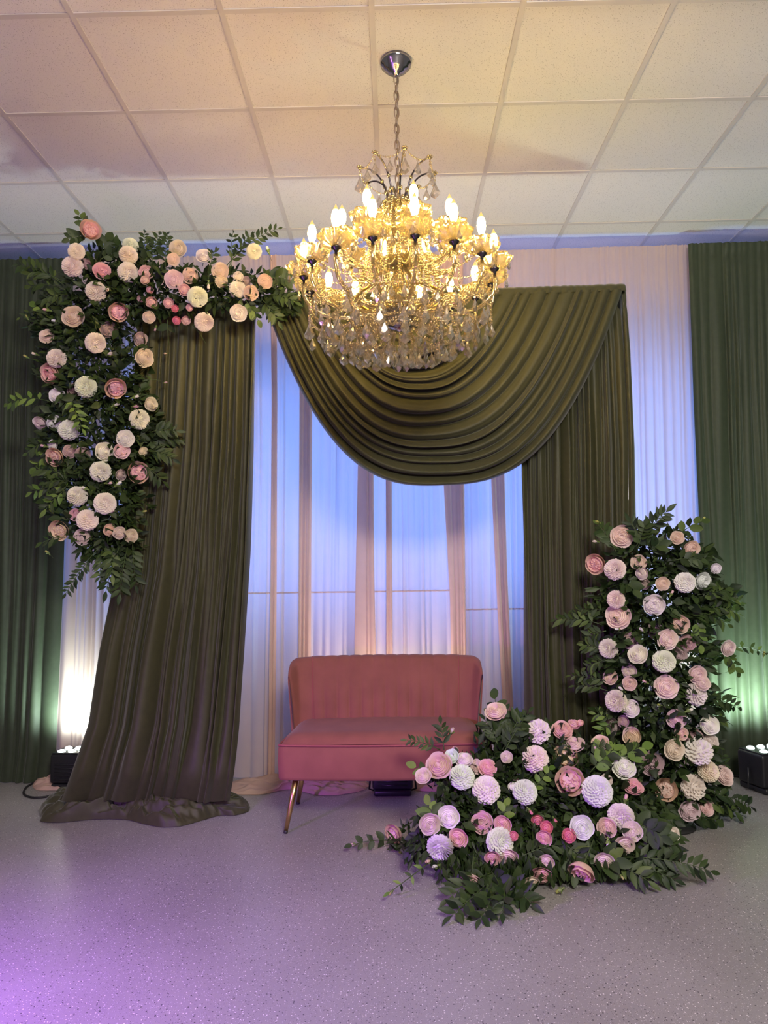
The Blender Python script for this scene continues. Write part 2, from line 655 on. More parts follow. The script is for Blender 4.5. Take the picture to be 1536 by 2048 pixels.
def drape(name, mat, L, R, n, amp, seed, label, cat='drape', group=None, rows=70, cols=9, gather=.09, top_amp=.25, seam_v=None, bottom_spread=0, gath_n=2.0, wander=.006):
    rng = random.Random(seed)
    fl, fr = edge_fn(L), edge_fn(R)
    f1, f2, fg = Folds(rng, int(n * 1.25)), Folds(rng, n), Folds(rng, int(n * gath_n), .5, .3)
    nc = max(8, int(n * cols))
    H = fl(0).z - fl(1).z
    verts, faces = [], []
    grid = []
    off = rng.random() * 50
    for j in range(rows + 1):
        v = (j / rows) ** 1.25 if gather else j / rows
        a, b = fl(v), fr(v)
        d = v * H
        g_top = math.exp(-d / .22) if gather else 0
        pinch = math.exp(-((d - gather) / .02) ** 2) if gather else 0
        main = amp * (top_amp + (1 - top_amp) * smooth_step(0, 1.1, d)) * (1 - .75 * pinch)
        if bottom_spread:
            main *= 1 - .65 * smooth_step(.86, .985, v)
        mixv = smooth_step(.15, .85, v)
        row = []
        for i in range(nc + 1):
            u = i / nc
            uw = u + wander * noise.noise((u * 7 + off, v * 2.2, off))
            val = (1 - mixv) * f1(uw) + mixv * f2(uw)
            p = a.lerp(b, u)
            dy = -main * val - .012 * g_top * fg(u) * (1 - .7 * pinch)
            dy -= .03 * bottom_spread * smooth_step(.8, 1, v) * noise.noise((u * 6, off, 3.1))
            dz = 0
            if gather and j == 0:
                dz = .006 * noise.noise((u * n * 3, off, 1)) - .004
            dx = .35 * main * math.cos(PI * val) * noise.noise((u * n * .7, v * 1.5, off))
            row.append(p + Vector((dx, dy, dz)))
        grid.append(row)
    for row in grid:
        verts += row
    W = nc + 1
    for j in range(rows):
        for i in range(nc):
            faces.append((j * W + i, j * W + i + 1, (j + 1) * W + i + 1, (j + 1) * W + i))
    o = world(name, verts, faces, mat)
    tag(o, label, cat, group)
    if seam_v is not None:
        z = fl(0).z - seam_v * H
        jr = min(range(rows), key=lambda j: abs(grid[j][0].z - z))
        sv, sf = [], []
        for i in range(nc + 1):
            p = grid[jr][i]
            for q in ((-.003, .005), (-.006, 0), (-.003, -.005)):
                sv.append(p + Vector((0, q[0], q[1])))
        for i in range(nc):
            for k in range(2):
                sf.append((i * 3 + k, i * 3 + k + 1, i * 3 + k + 4, i * 3 + k + 3))
        world('seam', sv, sf, 'seam', o)
    return o


def pool(name, mat, outline, height, seed, parent, nth=200, nt=34, freq=9.0, base=.004, hb=.25, flat=.55):
    """crumpled cloth lying on the floor inside a star-shaped outline (photo pixels on the floor)"""
    pts = [PF(*q) for q in outline]
    n = len(pts)
    c = sum(pts, Vector()) / n
    verts, faces = [], []

    def bd(s):
        s = (s % 1) * n
        i = int(s) % n
        t = s - int(s)
        p0, p1, p2, p3 = pts[i - 1], pts[i], pts[(i + 1) % n], pts[(i + 2) % n]
        return .5 * ((2 * p1) + (p2 - p0) * t + (2 * p0 - 5 * p1 + 4 * p2 - p3) * t * t + (3 * p1 - p0 - 3 * p2 + p3) * t ** 3)
    for j in range(nt + 1):
        t = (j + .02) / (nt + .02)
        for k in range(nth):
            b = bd(k / nth)
            wob = 1 + .03 * noise.noise((5 * math.cos(2 * PI * k / nth), 5 * math.sin(2 * PI * k / nth), seed)) * t
            p = c + (b - c) * t * wob
            q = Vector((p.x * freq * .62, p.y * freq * 1.9, seed * 3.3))
            q += 1.3 * Vector((noise.noise(q * .45), noise.noise(q * .45 + Vector((7, 3, 1))), 0))
            r1 = 1 - abs(noise.noise(q)) * 2.2
            r2 = 1 - abs(noise.noise(q * 2.3 + Vector((3, 9, 2)))) * 2.2
            h = hb + .50 * max(0, r1) ** 1.5 + .25 * max(0, r2) ** 1.5
            fall = max(0, 1 - t ** 5) ** .5
            z = base + max(0, height * h * fall * (flat + (1 - flat) * (1 - t)))
            verts.append(Vector((p.x, p.y, z)))
    for _ in range(4):
        zs = [v.z for v in verts]
        for j in range(1, nt):
            for k in range(nth):
                a_, b_ = j * nth + (k - 1) % nth, j * nth + (k + 1) % nth
                verts[j * nth + k].z = .4 * zs[j * nth + k] + .15 * (zs[a_] + zs[b_] + zs[(j - 1) * nth + k] + zs[(j + 1) * nth + k])
    for j in range(nt):
        for k in range(nth):
            k2 = (k + 1) % nth
            faces.append((j * nth + k, j * nth + k2, (j + 1) * nth + k2, (j + 1) * nth + k))
    faces.append(tuple(range(nth))[::-1])
    return world(name, verts, faces, mat, parent)


def fy(Y, x=768):
    """photo row where the floor lies at distance Y"""
    lo, hi = 1200, 2600
    for _ in range(40):
        mid = (lo + hi) / 2
        if PF(x, mid).y > Y:
            lo = mid
        else:
            hi = mid
    return hi - 1


YS, YG, YA = 4.69, 4.64, 3.98


def E(pts, Y, xb):
    return [(a, b, Y) for a, b in pts] + [(xb, fy(Y, xb), Y)]


# pale sheers across the back, side by side
sheer_defs = [
    ('bright white strip of sheer drape left of the left olive drape', [(95, 517), (100, 900)], 70, [(330, 515), (330, 900)], 320, 15, None),
    ('wide blue-lit sheer drape with a stitched seam, right beside the left olive drape', [(325, 514), (330, 900)], 322, [(722, 507), (722, 900)], 716, 22, .655),
    ('blue-lit sheer drape with a stitched seam directly behind the middle of the loveseat', [(720, 507), (722, 900)], 722, [(928, 502), (928, 900)], 938, 12, .665),
    ('blue-lit sheer drape with the lowest seam, beside the right olive drape', [(924, 502), (926, 900)], 934, [(1110, 498), (1110, 900)], 1118, 11, .70),
    ('pale sheer drape in the gap between right olive drape and green drape', [(1106, 497), (1108, 900)], 1112, [(1392, 489), (1404, 900)], 1432, 19, None),
]
for k, (lab, l, lb, r, rb, n, sv) in enumerate(sheer_defs):
    drape('sheer_drape', 'sheer', E(l, YS + .004 * k, lb), E(r, YS + .004 * k, rb), n, .034, 10 + k, lab, group='pale sheer drapes across the back', rows=64, cols=9, seam_v=sv, gath_n=2.4)
peach_defs = [
    ('narrow peach sheer strip nearest the left olive drape', [(540, 510), (543, 800), (541, 1150)], 534, [(553, 510), (555, 800), (553, 1150)], 548, 2),
    ('slim peach sheer strip, second right of the left olive drape', [(598, 510), (599, 800), (597, 1150)], 594, [(624, 509), (624, 800), (622, 1150)], 620, 3),
    ('broad deep-peach sheer strip behind the left half of the loveseat', [(716, 507), (716, 920), (712, 1150)], 704, [(748, 506), (748, 920), (750, 1150)], 758, 3),
    ('thin peach sheer strip just right of the broad deep-peach strip', [(768, 506), (770, 940), (771, 1200)], 772, [(783, 505), (783, 940), (785, 1200)], 786, 2),
    ('peach sheer strip behind the right half of the loveseat below the swag', [(884, 503), (888, 970), (900, 1200)], 905, [(926, 502), (928, 970), (931, 1200)], 936, 4),
    ('peach sheer strip nearest the right olive drape', [(980, 501), (982, 950), (992, 1150)], 1012, [(1008, 500), (1010, 950), (1016, 1150)], 1034, 3),
]
for k, (lab, l, lb, r, rb, n) in enumerate(peach_defs):
    drape('peach_sheer_drape', 'peach', E(l, YS - .045, lb), E(r, YS - .045, rb), n, .022, 40 + k, lab, group='narrow peach sheer strips', rows=50, cols=10, gath_n=2.4)
# sheer hems pooling on the floor
so = bpy.data.objects
hem1 = so['sheer_drape.001']
pool('pooled_hem', 'peach', [(452, 1570), (452, 1587), (520, 1590), (580, 1580), (640, 1592), (700, 1588), (735, 1576), (725, 1560), (640, 1556), (540, 1554)], .085, 1, hem1, freq=17)
hem0 = so['sheer_drape']
pool('pooled_hem', 'peach', [(66, 1570), (74, 1581), (108, 1582), (150, 1580), (190, 1576), (190, 1556), (130, 1552), (90, 1556)], .08, 2, hem0, freq=18)
hem3 = so['sheer_drape.003']
pool('pooled_hem', 'peach', [(800, 1572), (850, 1584), (960, 1580), (1040, 1576), (1040, 1556), (900, 1554), (820, 1556)], .08, 3, hem3, freq=17)

# outer dark green drapes
gl = drape('green_drape', 'green', E([(-420, 525), (-420, 900)], YG, -430), E([(147, 517), (136, 900), (126, 1200), (112, 1500)], YG, 104), 26, .055, 60, 'dark green drape at the far left edge beside the hanging flowers', group='dark green side drapes', rows=70)
gr = drape('green_drape', 'green', E([(1376, 487), (1386, 800), (1397, 1050), (1413, 1400)], YG, 1425), E([(1990, 470), (1990, 900)], YG, 1990), 27, .055, 61, 'dark green drape at the far right edge lit green by a floor lamp', group='dark green side drapes', rows=70)

# olive drapes of the arch
ol = drape('olive_drape', 'olive',
           [(280, 612, YA), (264, 900, YA), (238, 1150, YA), (205, 1300, YA - .02), (180, 1450, YA - .05), (145, 1545, YA - .09), (124, 1600, YA - .03)],
           [(515, 600, YA), (509, 900, YA), (501, 1100, YA), (488, 1300, YA - .02), (476, 1450, YA - .05), (464, 1555, YA - .09), (456, 1602, YA - .03)],
           13, .095, 72, 'olive drape hanging under the corner flowers with its hem pooled on the floor', group='olive drapes of the arch', rows=90, cols=11, bottom_spread=2, wander=.012, top_amp=.55)
pool('pooled_hem', 'olive', [(80, 1642), (120, 1646), (190, 1640), (250, 1641), (310, 1654), (360, 1654), (410, 1640), (440, 1632), (470, 1632), (496, 1622), (490, 1606), (440, 1590), (330, 1576), (200, 1576), (120, 1590), (86, 1612)], .15, 5, ol, nth=420, nt=80, freq=12, hb=.30, flat=.80)
orr = drape('olive_drape', 'olive',
            [(1040, 592, YA), (1040, 950, YA), (1046, 1300, YA), (1050, 1450, YA), (1052, fy(YA, 1052), YA)],
            [(1250, 580, YA), (1259, 700, YA), (1267, 900, YA), (1269, 1050, YA), (1285, 1400, YA), (1300, fy(YA, 1300), YA)],
            13, .085, 73, 'straight olive drape under the right end of the swag, behind the flower pillar', group='olive drapes of the arch', rows=80, cols=11, top_amp=.55)


# ------------------------------------------------------------------ swag
def swag():
    rng = random.Random(5)
    nv, nu = 230, 84
    fo = Folds(rng, 16, .55, .5)
    fo2 = Folds(rng, 30, .5, .2)
    verts, faces = [], []
    for j in range(nv + 1):
        v = j / nv
        xl = 770 - 243 * v ** .85
        xr = 850 + 396 * v ** .95
        D = 24 + 357 * v ** 1.05
        p = 2.0 + .8 * v
        for i in range(nu + 1):
            t = i / nu
            x = xl + (xr - xl) * t
            yb = 601 - 24 * (x - 527) / 719
            s = 1 - abs(2 * t - 1) ** p
            mid = math.sin(PI * t)
            yy = yb + D * s
            vw = v + .012 * noise.noise((t * 3, v * 5, 2.2)) * mid
            fv = fo(vw)
            fold = fv * (.35 + .65 * mid ** .6)
            Y = YA - .045 - .11 * mid ** .8 * (.35 + .65 * v) - .075 * fold - .008 * fo2(vw) * mid
            # cloth curls under at the lower rim
            if v > .97:
                Y += .03 * (v - .97) / .03 * mid
            verts.append(P(x, yy + 9 * fold * mid, Y))
    W = nu + 1
    for j in range(nv):
        for i in range(nu):
            faces.append((j * W + i, j * W + i + 1, (j + 1) * W + i + 1, (j + 1) * W + i))
    o = world('swag', verts, faces, 'olive')
    tag(o, 'olive cloth swag draped in deep curved folds below the chandelier', 'drape')
    # cloth turned over the crossbar
    tv, tf = [], []
    cols_ = 260
    fg = Folds(rng, 46, .5, .3)
    for i in range(cols_ + 1):
        u = i / cols_
        x = 528 + 718 * u
        yb = 601 - 24 * u
        b = P(x, yb, YA)
        g = .012 * fg(u)
        for (dy, dz) in ((-.052 - g, -.035), (-.046 - g, -.004), (-.030, .014 + .4 * g), (.006, .018 + .3 * g), (.036, .006), (.042, -.06)):
            tv.append(b + Vector((0, dy, dz)))
    for i in range(cols_):
        for k in range(5):
            tf.append((i * 6 + k, i * 6 + k + 1, i * 6 + k + 7, i * 6 + k + 6))
    world('bar_wrap', tv, tf, 'olive', o)
    return o


swag()

# metal frame that carries arch and corner flowers
bl, br = P(240, 616, YA), P(1238, 583, YA)
st = thing('drape_stand', 'slim metal pipe frame carrying the olive drapes and corner flowers', 'stand', (0, YA, 0))
MB().tube([bl, br], .016, 10).world('crossbar', 'steel', st)
for q in (bl, br):
    MB().tube([(q.x, YA, .01), (q.x, YA, q.z + .01)], .018, 10).world('upright', 'steel', st)
    MB().box(q.x - .14, q.x + .14, YA - .02, YA + .26, 0, .01).world('base_plate', 'steel', st, False)


# ------------------------------------------------------------------ loveseat
def loveseat():
    cx = P(770, 1490, 3.70).x
    yf = 3.66
    z0, z1 = .258, .435
    s = thing('loveseat', 'rose pink velvet loveseat with channel back and brass legs', 'sofa', (cx, 3.92, 0))
    W2, D = .540, .50
    nx, ny = 48, 24

    # plan outline: slightly bowed front, tapered to the back
    def plan(u, t):
        """u -1..1 across, t 0 front .. 1 back"""
        wdt = W2 * (1 - .07 * t)
        y = yf + .028 * u * u * (1 - t) + D * t
        return cx + wdt * u, y
    # base: swept outline
    out = []
    n = 30
    for i in range(n + 1):
        out.append(plan(-1 + 2 * i / n, 0))
    for i in range(1, 11):
        out.append(plan(1, i / 10))
    for i in range(1, n + 1):
        out.append(plan(1 - 2 * i / n, 1))
    for i in range(1, 10):
        out.append(plan(-1, 1 - i / 10))
    c = Vector((cx, yf + D / 2, 0))
    m_ = MB()
    prof = [(.02, z0 + .0), (.004, z0 + .006), (0, z0 + .02), (-.004, z0 + .10), (-.002, z1 - .012), (.004, z1)]
    vs, fs = [], []
    k = len(out)
    for (ins, z) in prof:
        for (x, y) in out:
            d = (Vector((x, y, 0)) - c)
            vs.append((x - d.x / W2 * ins, y - d.y / (D / 2) * ins, z))
    for a in range(len(prof) - 1):
        for b in range(k):
            b2 = (b + 1) % k
            fs.append((a * k + b, a * k + b2, (a + 1) * k + b2, (a + 1) * k + b))
    fs.append(tuple(range(k))[::-1])
    fs.append(tuple((len(prof) - 1) * k + b for b in range(k)))
    m_.push(vs, fs)
    m_.world('base', 'velvet', s)
    # seat cushion: domed
    vs, fs = [], []
    for j in range(ny + 1):
        t = j / ny
        for i in range(nx + 1):
            u = -1 + 2 * i / nx
            x, y = plan(u * .992, .008 + t * .95)
            e = min(1, (1 - abs(u)) / .16)
            ef = min(1, t / .20)
            z = z1 - .002 + .050 * (1 - (1 - e) ** 2.2) ** .6 * (1 - (1 - ef) ** 2.2) ** .6 + .010 * (1 - u * u)
            vs.append((x, y, z))
    for j in range(ny):
        for i in range(nx):
            a = j * (nx + 1) + i
            fs.append((a, a + 1, a + nx + 2, a + nx + 1))
    world('seat', vs, fs, 'velvet', s)
    # piping along the seam
    MB().tube([(x, y - .001, z1 + .001) for x, y in out], .0055, 8, True).world('piping', 'piping', s)

    # backrest: shell along a U-shaped plan line
    def line(a):
        # a -1..1 ; straight middle, wings curving forward
        xm = .40
        if abs(a) < .70:
            return a / .70 * xm, 0.0
        q = (abs(a) - .70) / .30
        ang = q * 1.25
        x = xm + .130 * q
        y = -.060 * q ** 2
        return math.copysign(x, a), y
    na, nz = 168, 26
    yb = yf + .455
    zt = .825
    rings = []
    for i in range(na + 1):
        a = -1 + 2 * i / na
        lx, ly = line(a)
        l2 = line(min(1, a + .004))
        l1 = line(max(-1, a - .004))
        tx, ty = l2[0] - l1[0], l2[1] - l1[1]
        ln = math.hypot(tx, ty)
        nxn, nyn = ty / ln, -tx / ln   # inward (towards the sitter)
        ch = 0
        if abs(a) < .715:
            q = (a / .715 + 1) / 2 * 12
            ch = abs(math.sin(PI * q)) ** .6
        end = smooth_step(.90, 1.0, abs(a))
        top = zt - .010 * abs(a) ** 2 - .085 * (1 - math.sqrt(max(0, 1 - max(0, (abs(a) - .84) / .16) ** 2))) + .004 * ch
        bot = .36
        sect = []
        th = .085 * (1 - .8 * end)
        # closed section: inner face up, over the top, outer face down
        for k_ in range(nz + 1):
            f = k_ / nz
            if f < .45:
                g = f / .45
                z = bot + (top - .04 - bot) * g
                off = .030 + .012 * ch * math.sin(PI * min(1, g * 1.1 + .05)) + .012 * math.sin(PI * g)
            elif f < .62:
                g = (f - .45) / .17
                z = top - .04 + .04 * math.sin(PI * g)
                off = .030 - (th) * (1 - math.cos(PI * g)) / 2 + .010 * ch * (1 - g)
            else:
                g = (f - .62) / .38
                z = top - .04 + (bot - top + .04) * g
                off = .030 - th
            lean = .085 * (z - bot) / (zt - bot)
            flare = .040 * (z - bot) / (zt - bot) * min(1, abs(a)) ** 2 * math.copysign(1, a)
            sect.append((cx + lx + nxn * off + flare, yb + ly + nyn * off + lean * (1 - .6 * end), z))
        rings.append(sect)
    vs = [p for r in rings for p in r]
    K = nz + 1
    fs = []
    for i in range(na):
        for k_ in range(K):
            k2 = (k_ + 1) % K
            fs.append((i * K + k_, i * K + k2, (i + 1) * K + k2, (i + 1) * K + k_))
    fs.append(tuple(range(K)))
    fs.append(tuple(na * K + k_ for k_ in range(K))[::-1])
    bk = world('backrest', vs, fs, 'velvet', s)
    # seams where wings meet the channelled middle
    for a in (-.715, .715):
        i = round((a + 1) / 2 * na)
        pth = [Vector(rings[i][k_]) + Vector((0, -.001, 0)) for k_ in range(0, 16)]
        MB().tube(pth, .0028, 6).world('seam', 'piping', bk)
    # legs
    for sx in (-1, 1):
        for (ty, by) in ((yf + .080, yf + .040), (yf + .43, yf + .50)):
            top_ = Vector((cx + sx * .455, ty, z0 + .02))
            bot_ = Vector((cx + sx * .508, by, .0))
            d = bot_ - top_
            leg = MB().tube([top_, top_ + d * .5, top_ + d * .955], [.0175, .0145, .0105], 14).world('leg', 'brass', s)
            MB().tube([top_ + d * .95, top_ + d], [.0112, .0105], 14).world('leg_tip', 'tip', leg)
    return s


loveseat()


# ------------------------------------------------------------------ floor uplights
def uplight(x, y, label, rot=0, wdt=.24, dep=.17, h=.20, red=False):
    u = thing('uplight', label, 'floor lamp', (x, y, 0), 'black floor uplights')
    m_ = Matrix.Rotation(rot, 4, 'Z')
    b = MB()
    b.rbox(-wdt / 2, wdt / 2, -dep / 2, dep / 2, .035, h, .018, 3)
    for k in range(5):
        zz = .06 + .022 * k
        b.box(-wdt * .36, wdt * .36, -dep / 2 - .003, -dep / 2 + .002, zz, zz + .008)
    body = add('housing', b.mesh('housing', 'black'), u, m_)
    f = MB().rbox(-wdt * .46, wdt * .46, -dep * .52, dep * .52, 0, .036, .012, 2)
    add('foot', f.mesh('foot', 'black'), u, m_)
    rim = MB().rbox(-wdt * .46, wdt * .46, -dep * .46, dep * .46, h - .004, h + .006, .004, 2)
    add('lens_plate', rim.mesh('lens_plate', 'black'), u, m_)
    lens = MB().lathe([(.0, h + .018), (.014, h + .016), (.021, h + .011), (.023, h + .005)], 14, cap=False).mesh('lens', 'lens')
    for ax in (-1, 0, 1):
        for ay in (-.5, .5):
            add('lens', lens, u, m_ @ Matrix.Translation((ax * wdt * .28, ay * dep * .5, 0)))
    for sg in (-1, 1):
        yk = MB().tube([(sg * (wdt / 2 + .01), 0, h * .6), (sg * (wdt / 2 + .02), 0, .02), (sg * (wdt / 2 - .02), 0, .008)], .006, 6)
        add('bracket', yk.mesh('bracket', 'black'), u, m_)
    if red:
        r = MB().ball((-wdt * .30, -dep / 2 - .002, h * .45), .004)
        add('indicator', r.mesh('indicator', 'led'), u, m_)
    return u


uplight(-2.02, 4.54, 'black floor uplight at the left foot of the olive drape', rot=-.06, h=.215)
uplight(-.03, 4.36, 'black floor uplight standing under the pink loveseat', h=.19)
uplight(2.20, 4.36, 'black floor uplight with red indicator at the right edge by the green drape', rot=.3, h=.225, wdt=.27, dep=.2, red=True)


def cable(px, label, z=.006, r=.0065):
    pts = [PF(x, y, z) for x, y in px]
    fine = []
    for i in range(len(pts) - 1):
        p0, p1, p2, p3 = pts[max(0, i - 1)], pts[i], pts[i + 1], pts[min(len(pts) - 1, i + 2)]
        for k in range(8):
            t = k / 8
            fine.append(.5 * ((2 * p1) + (p2 - p0) * t + (2 * p0 - 5 * p1 + 4 * p2 - p3) * t * t + (3 * p1 - p0 - 3 * p2 + p3) * t ** 3))
    fine.append(pts[-1])
    tag(MB().tube(fine, r, 8).world('power_cable', 'cable'), label, 'cable')


cable([(104, 1590), (90, 1594), (66, 1595), (50, 1590), (48, 1582), (56, 1572), (78, 1560)], 'black power cable looping on the floor beside the left uplight')
cable([(1488, 1556), (1470, 1552), (1448, 1553), (1424, 1549)], 'black power cable running from the right uplight behind the flowers')


# ------------------------------------------------------------------ chandelier
def chandelier():
    Yc = 2.99
    c0 = P(796, 400, Yc)
    cx = c0.x

    def zc(y):
        return P(797, y, Yc).z - CEIL
    ch = thing('chandelier', 'large crystal chandelier with lit candle bulbs hanging from the ceiling', 'chandelier', (cx, Yc, CEIL))
    rng = random.Random(11)

    def part(name, mb, mat, parent=ch, smooth=True, mw=None):
        return add(name, mb.mesh(name, mat, smooth), parent, mw)
    part('canopy', MB().lathe([(0.0, -.062), (.012, -.062), (.016, -.052), (.032, -.048), (.040, -.036), (.052, -.032), (.058, -.018), (.068, -.014), (.071, -.004), (.071, 0)], 36), 'chrome')
    # chain
    ztop, zbot = -.062, zc(400)
    nl = 15
    lp = (ztop - zbot) / nl
    ring = []
    hl = lp * .66
    for k in range(20):
        a = 2 * PI * k / 20
        ring.append((.0105 * math.cos(a), 0, hl * math.copysign(abs(math.sin(a)) ** .8, math.sin(a))))
    link = MB().tube(ring, .0030, 6, True).mesh('chain_link', 'chain')
    chain = add('chain', MB().tube([(.004, 0, ztop), (.002, .002, (ztop + zbot) / 2), (.003, 0, zbot)], .0022, 6).mesh('chain', 'chain'), ch)
    for k in range(nl):
        add('chain_link', link, chain, Matrix.Translation((0, 0, ztop - lp * (k + .5))) @ Matrix.Rotation(PI / 2 * (k % 2) + .35, 4, 'Z'))
    # central column
    z0 = zc(404)
    zh = zc(632)
    part('crown_cup', MB().lathe([(.006, z0 + .012), (.03, z0 + .008), (.062, z0 - .004), (.055, z0 - .02), (.03, z0 - .035), (.016, z0 - .05)], 24, wob=(12, .06)), 'crystal')
    part('column', MB().lathe([(.012, z0 - .04), (.016, z0 - .06), (.034, z0 - .09), (.040, z0 - .12), (.030, z0 - .15), (.016, z0 - .165), (.022, z0 - .18), (.042, z0 - .20), (.045, z0 - .235), (.026, z0 - .27), (.015, z0 - .30), (.02, z0 - .33), (.036, z0 - .36), (.03, z0 - .40), (.014, zh + .03)], 20, wob=(10, .05)), 'crystal')
    part('hub', MB().lathe([(.012, zh + .05), (.05, zh + .045), (.066, zh + .035), (.068, zh + .01), (.058, zh - .01), (.056, zh - .03), (.064, zh - .038), (.05, zh - .055), (.02, zh - .065), (0.0, zh - .07)], 28), 'chrome')
    part('upper_hub', MB().lathe([(.010, z0 - .25), (.045, z0 - .255), (.052, z0 - .27), (.045, z0 - .285), (.012, z0 - .29)], 24), 'chrome')
    part('gold_ring', MB().tube([(.185 * math.cos(a * PI / 24), .185 * math.sin(a * PI / 24), zc(598)) for a in range(48)], .006, 8, True), 'gold')

    # shared meshes ---------------------------------------------------
    def kite(wd, ht, th, name='crystal_pendant'):
        # faceted pear-shaped drop, hanging from its origin
        o_ = [(0, 0), (.30, -.20), (.55, -.42), (1.0, -.66), (.86, -.82), (.35, -.93), (0, -1)]
        ol_ = [(x * wd, z * ht) for x, z in o_] + [(-x * wd, z * ht) for x, z in o_[-2:0:-1]]
        inn = [(x * .5, -.62 * ht + (z + .62 * ht) * .5) for x, z in ol_]
        n = len(ol_)
        vs = [(x, 0, z) for x, z in ol_] + [(x, -th, z) for x, z in inn] + [(x, th, z) for x, z in inn]
        fs = []
        for i in range(n):
            j = (i + 1) % n
            fs.append((i, j, n + j, n + i))
            fs.append((j, i, 2 * n + i, 2 * n + j))
        fs.append(tuple(range(n, 2 * n)))
        fs.append(tuple(range(2 * n, 3 * n))[::-1])
        b = MB().push(vs, fs)
        b.ball((0, 0, .006), .006)
        return b.mesh(name, 'clear', False)
    drop_s = kite(.0135, .042, .006)
    drop_m = kite(.018, .058, .007)
    drop_l = kite(.024, .078, .009)
    prism = MB().push([(0, 0, 0), (.005, 0, -.012), (-.005, 0, -.012), (0, .005, -.012), (0, -.005, -.012), (.0035, 0, -.055), (-.0035, 0, -.055), (0, .0035, -.055), (0, -.0035, -.055), (0, 0, -.066)],
                      [(0, 1, 3), (0, 3, 2), (0, 2, 4), (0, 4, 1), (1, 5, 7, 3), (3, 7, 6, 2), (2, 6, 8, 4), (4, 8, 5, 1), (5, 9, 7), (7, 9, 6), (6, 9, 8), (8, 9, 5)]).mesh('crystal_prism', 'crystal', False)
    # scalloped drip tray
    tray = MB().lathe([(.010, -.006), (.032, 0), (.054, .010), (.068, .028), (.073, .042), (.068, .040), (.052, .016), (.030, .006), (.010, .002)], 40, wob=(8, .09), cap=False).mesh('drip_tray', 'crystal')
    cup = MB().lathe([(.004, -.034), (.007, -.022), (.008, -.016), (.019, -.008), (.021, -.002), (.012, .0)], 16).mesh('cup', 'dark')
    sleeve = MB().lathe([(.0105, 0), (.0105, .074), (.008, .076)], 14).mesh('candle_sleeve', 'sleeve')
    bulb = MB().lathe([(.0075, .074), (.0095, .080), (.0150, .096), (.0172, .111), (.0160, .126), (.0115, .142), (.0058, .155), (.0015, .165), (0, .167)], 18).mesh('light_bulb', 'bulb')

    def beads(path, name, parent=ch, r=.0058, step=.0145):
        b = MB()
        pts = [Vector(p) for p in path]
        acc = 0
        last = pts[0]
        b.ball(last, r)
        for p in pts[1:]:
            d = (p - last).length
            while d >= step:
                last = last + (p - last).normalized() * step
                b.ball(last, r * rng.uniform(.85, 1.15))
                d = (p - last).length
        return add(name, b.mesh(name, 'crystal'), parent)

    def hang(p, q, sag, n=24):
        p, q = Vector(p), Vector(q)
        return [p.lerp(q, i / n) - Vector((0, 0, sag * 4 * (i / n) * (1 - i / n))) for i in range(n + 1)]

    def cyl(r, th, z):
        return Vector((r * math.sin(th), -r * math.cos(th), z))

    tips = []

    def ring_arms(n, R, zcup, th0, p0, p1, p2, npend, drop, sag):
        out = []
        for k in range(n):
            th = th0 + 2 * PI * k / n
            prof = bez((p0[0], p0[1]), (p1[0], p1[1]), (p2[0], p2[1]), (R, zcup - .03), 16)
            b = MB()
            # ribbed glass rope arm: three strands twisted
            base = [cyl(r, th, z) for r, z in prof]
            side = Vector((math.cos(th), math.sin(th), 0))
            for s_ in range(3):
                path = []
                for i, q in enumerate(base):
                    t_ = (base[min(i + 1, 16)] - base[max(i - 1, 0)]).normalized()
                    nn = side.cross(t_)
                    a = i * .55 + s_ * 2 * PI / 3
                    path.append(q + (side * math.cos(a) + nn * math.sin(a)) * .0042)
                b.tube(path, .0052, 6)
            arm = add('arm', b.mesh('arm', 'crystal'), ch)
            tr = Matrix.Translation(cyl(R, th, zcup))
            add('cup', cup, arm, tr)
            add('drip_tray', tray, arm, tr @ Matrix.Rotation(th, 4, 'Z'))
            add('candle_sleeve', sleeve, arm, tr)
            add('light_bulb', bulb, arm, tr @ Matrix.Translation((0, 0, .074)) @ Matrix.Scale(1.05, 4) @ Matrix.Translation((0, 0, -.074)))
            for j in range(npend):
                a = 2 * PI * (j + .5) / npend + th
                add('crystal_pendant', drop, arm, tr @ Matrix.Translation((.066 * math.cos(a), .066 * math.sin(a), .016)) @ Matrix.Rotation(a + PI / 2 + rng.uniform(-.5, .5), 4, 'Z'))
            out.append((th, cyl(R, th, zcup)))
        return out
    RO, RI = .412, .250
    zo, zi = zc(560), zc(496)
    d8 = math.radians(8)
    outer = ring_arms(16, RO, zo, d8, (.055, zh + .03), (.24, zh - .06), (.44, zh - .02), 5, drop_s, 0)
    inner = ring_arms(8, RI, zi, math.radians(14), (.045, z0 - .27), (.15, z0 - .35), (.275, z0 - .30), 5, drop_s, 0)
    # crown: curved rods with finials, bead swags and drops
    crown = []
    nz_ = 8
    for k in range(nz_):
        th = math.radians(10) + 2 * PI * k / nz_
        prof = bez((.045, z0), (.05, z0 + .08), (.09, z0 + .15), (.168, z0 + .145), 12)
        path = [cyl(r, th, z) for r, z in prof]
        rod = add('crown_rod', MB().tube(path, .0038, 8).mesh('crown_rod', 'dark'), ch)
        tip = path[-1]
        f = MB()
        f.ball(tip, .010)
        for a in range(6):
            f.ball(tip + Vector((.010 * math.cos(a), .010 * math.sin(a), .002)), .0055)
        add('finial', f.mesh('finial', 'crystal'), rod)
        add('bead', MB().ball(path[5], .010).mesh('bead', 'crystal'), rod)
        add('bead', MB().ball(path[2], .013).mesh('bead', 'crystal'), rod)
        beads([tip + Vector((0, 0, -.008)), tip + Vector((0, 0, -.034))], 'bead_chain', rod, .0045, .011)
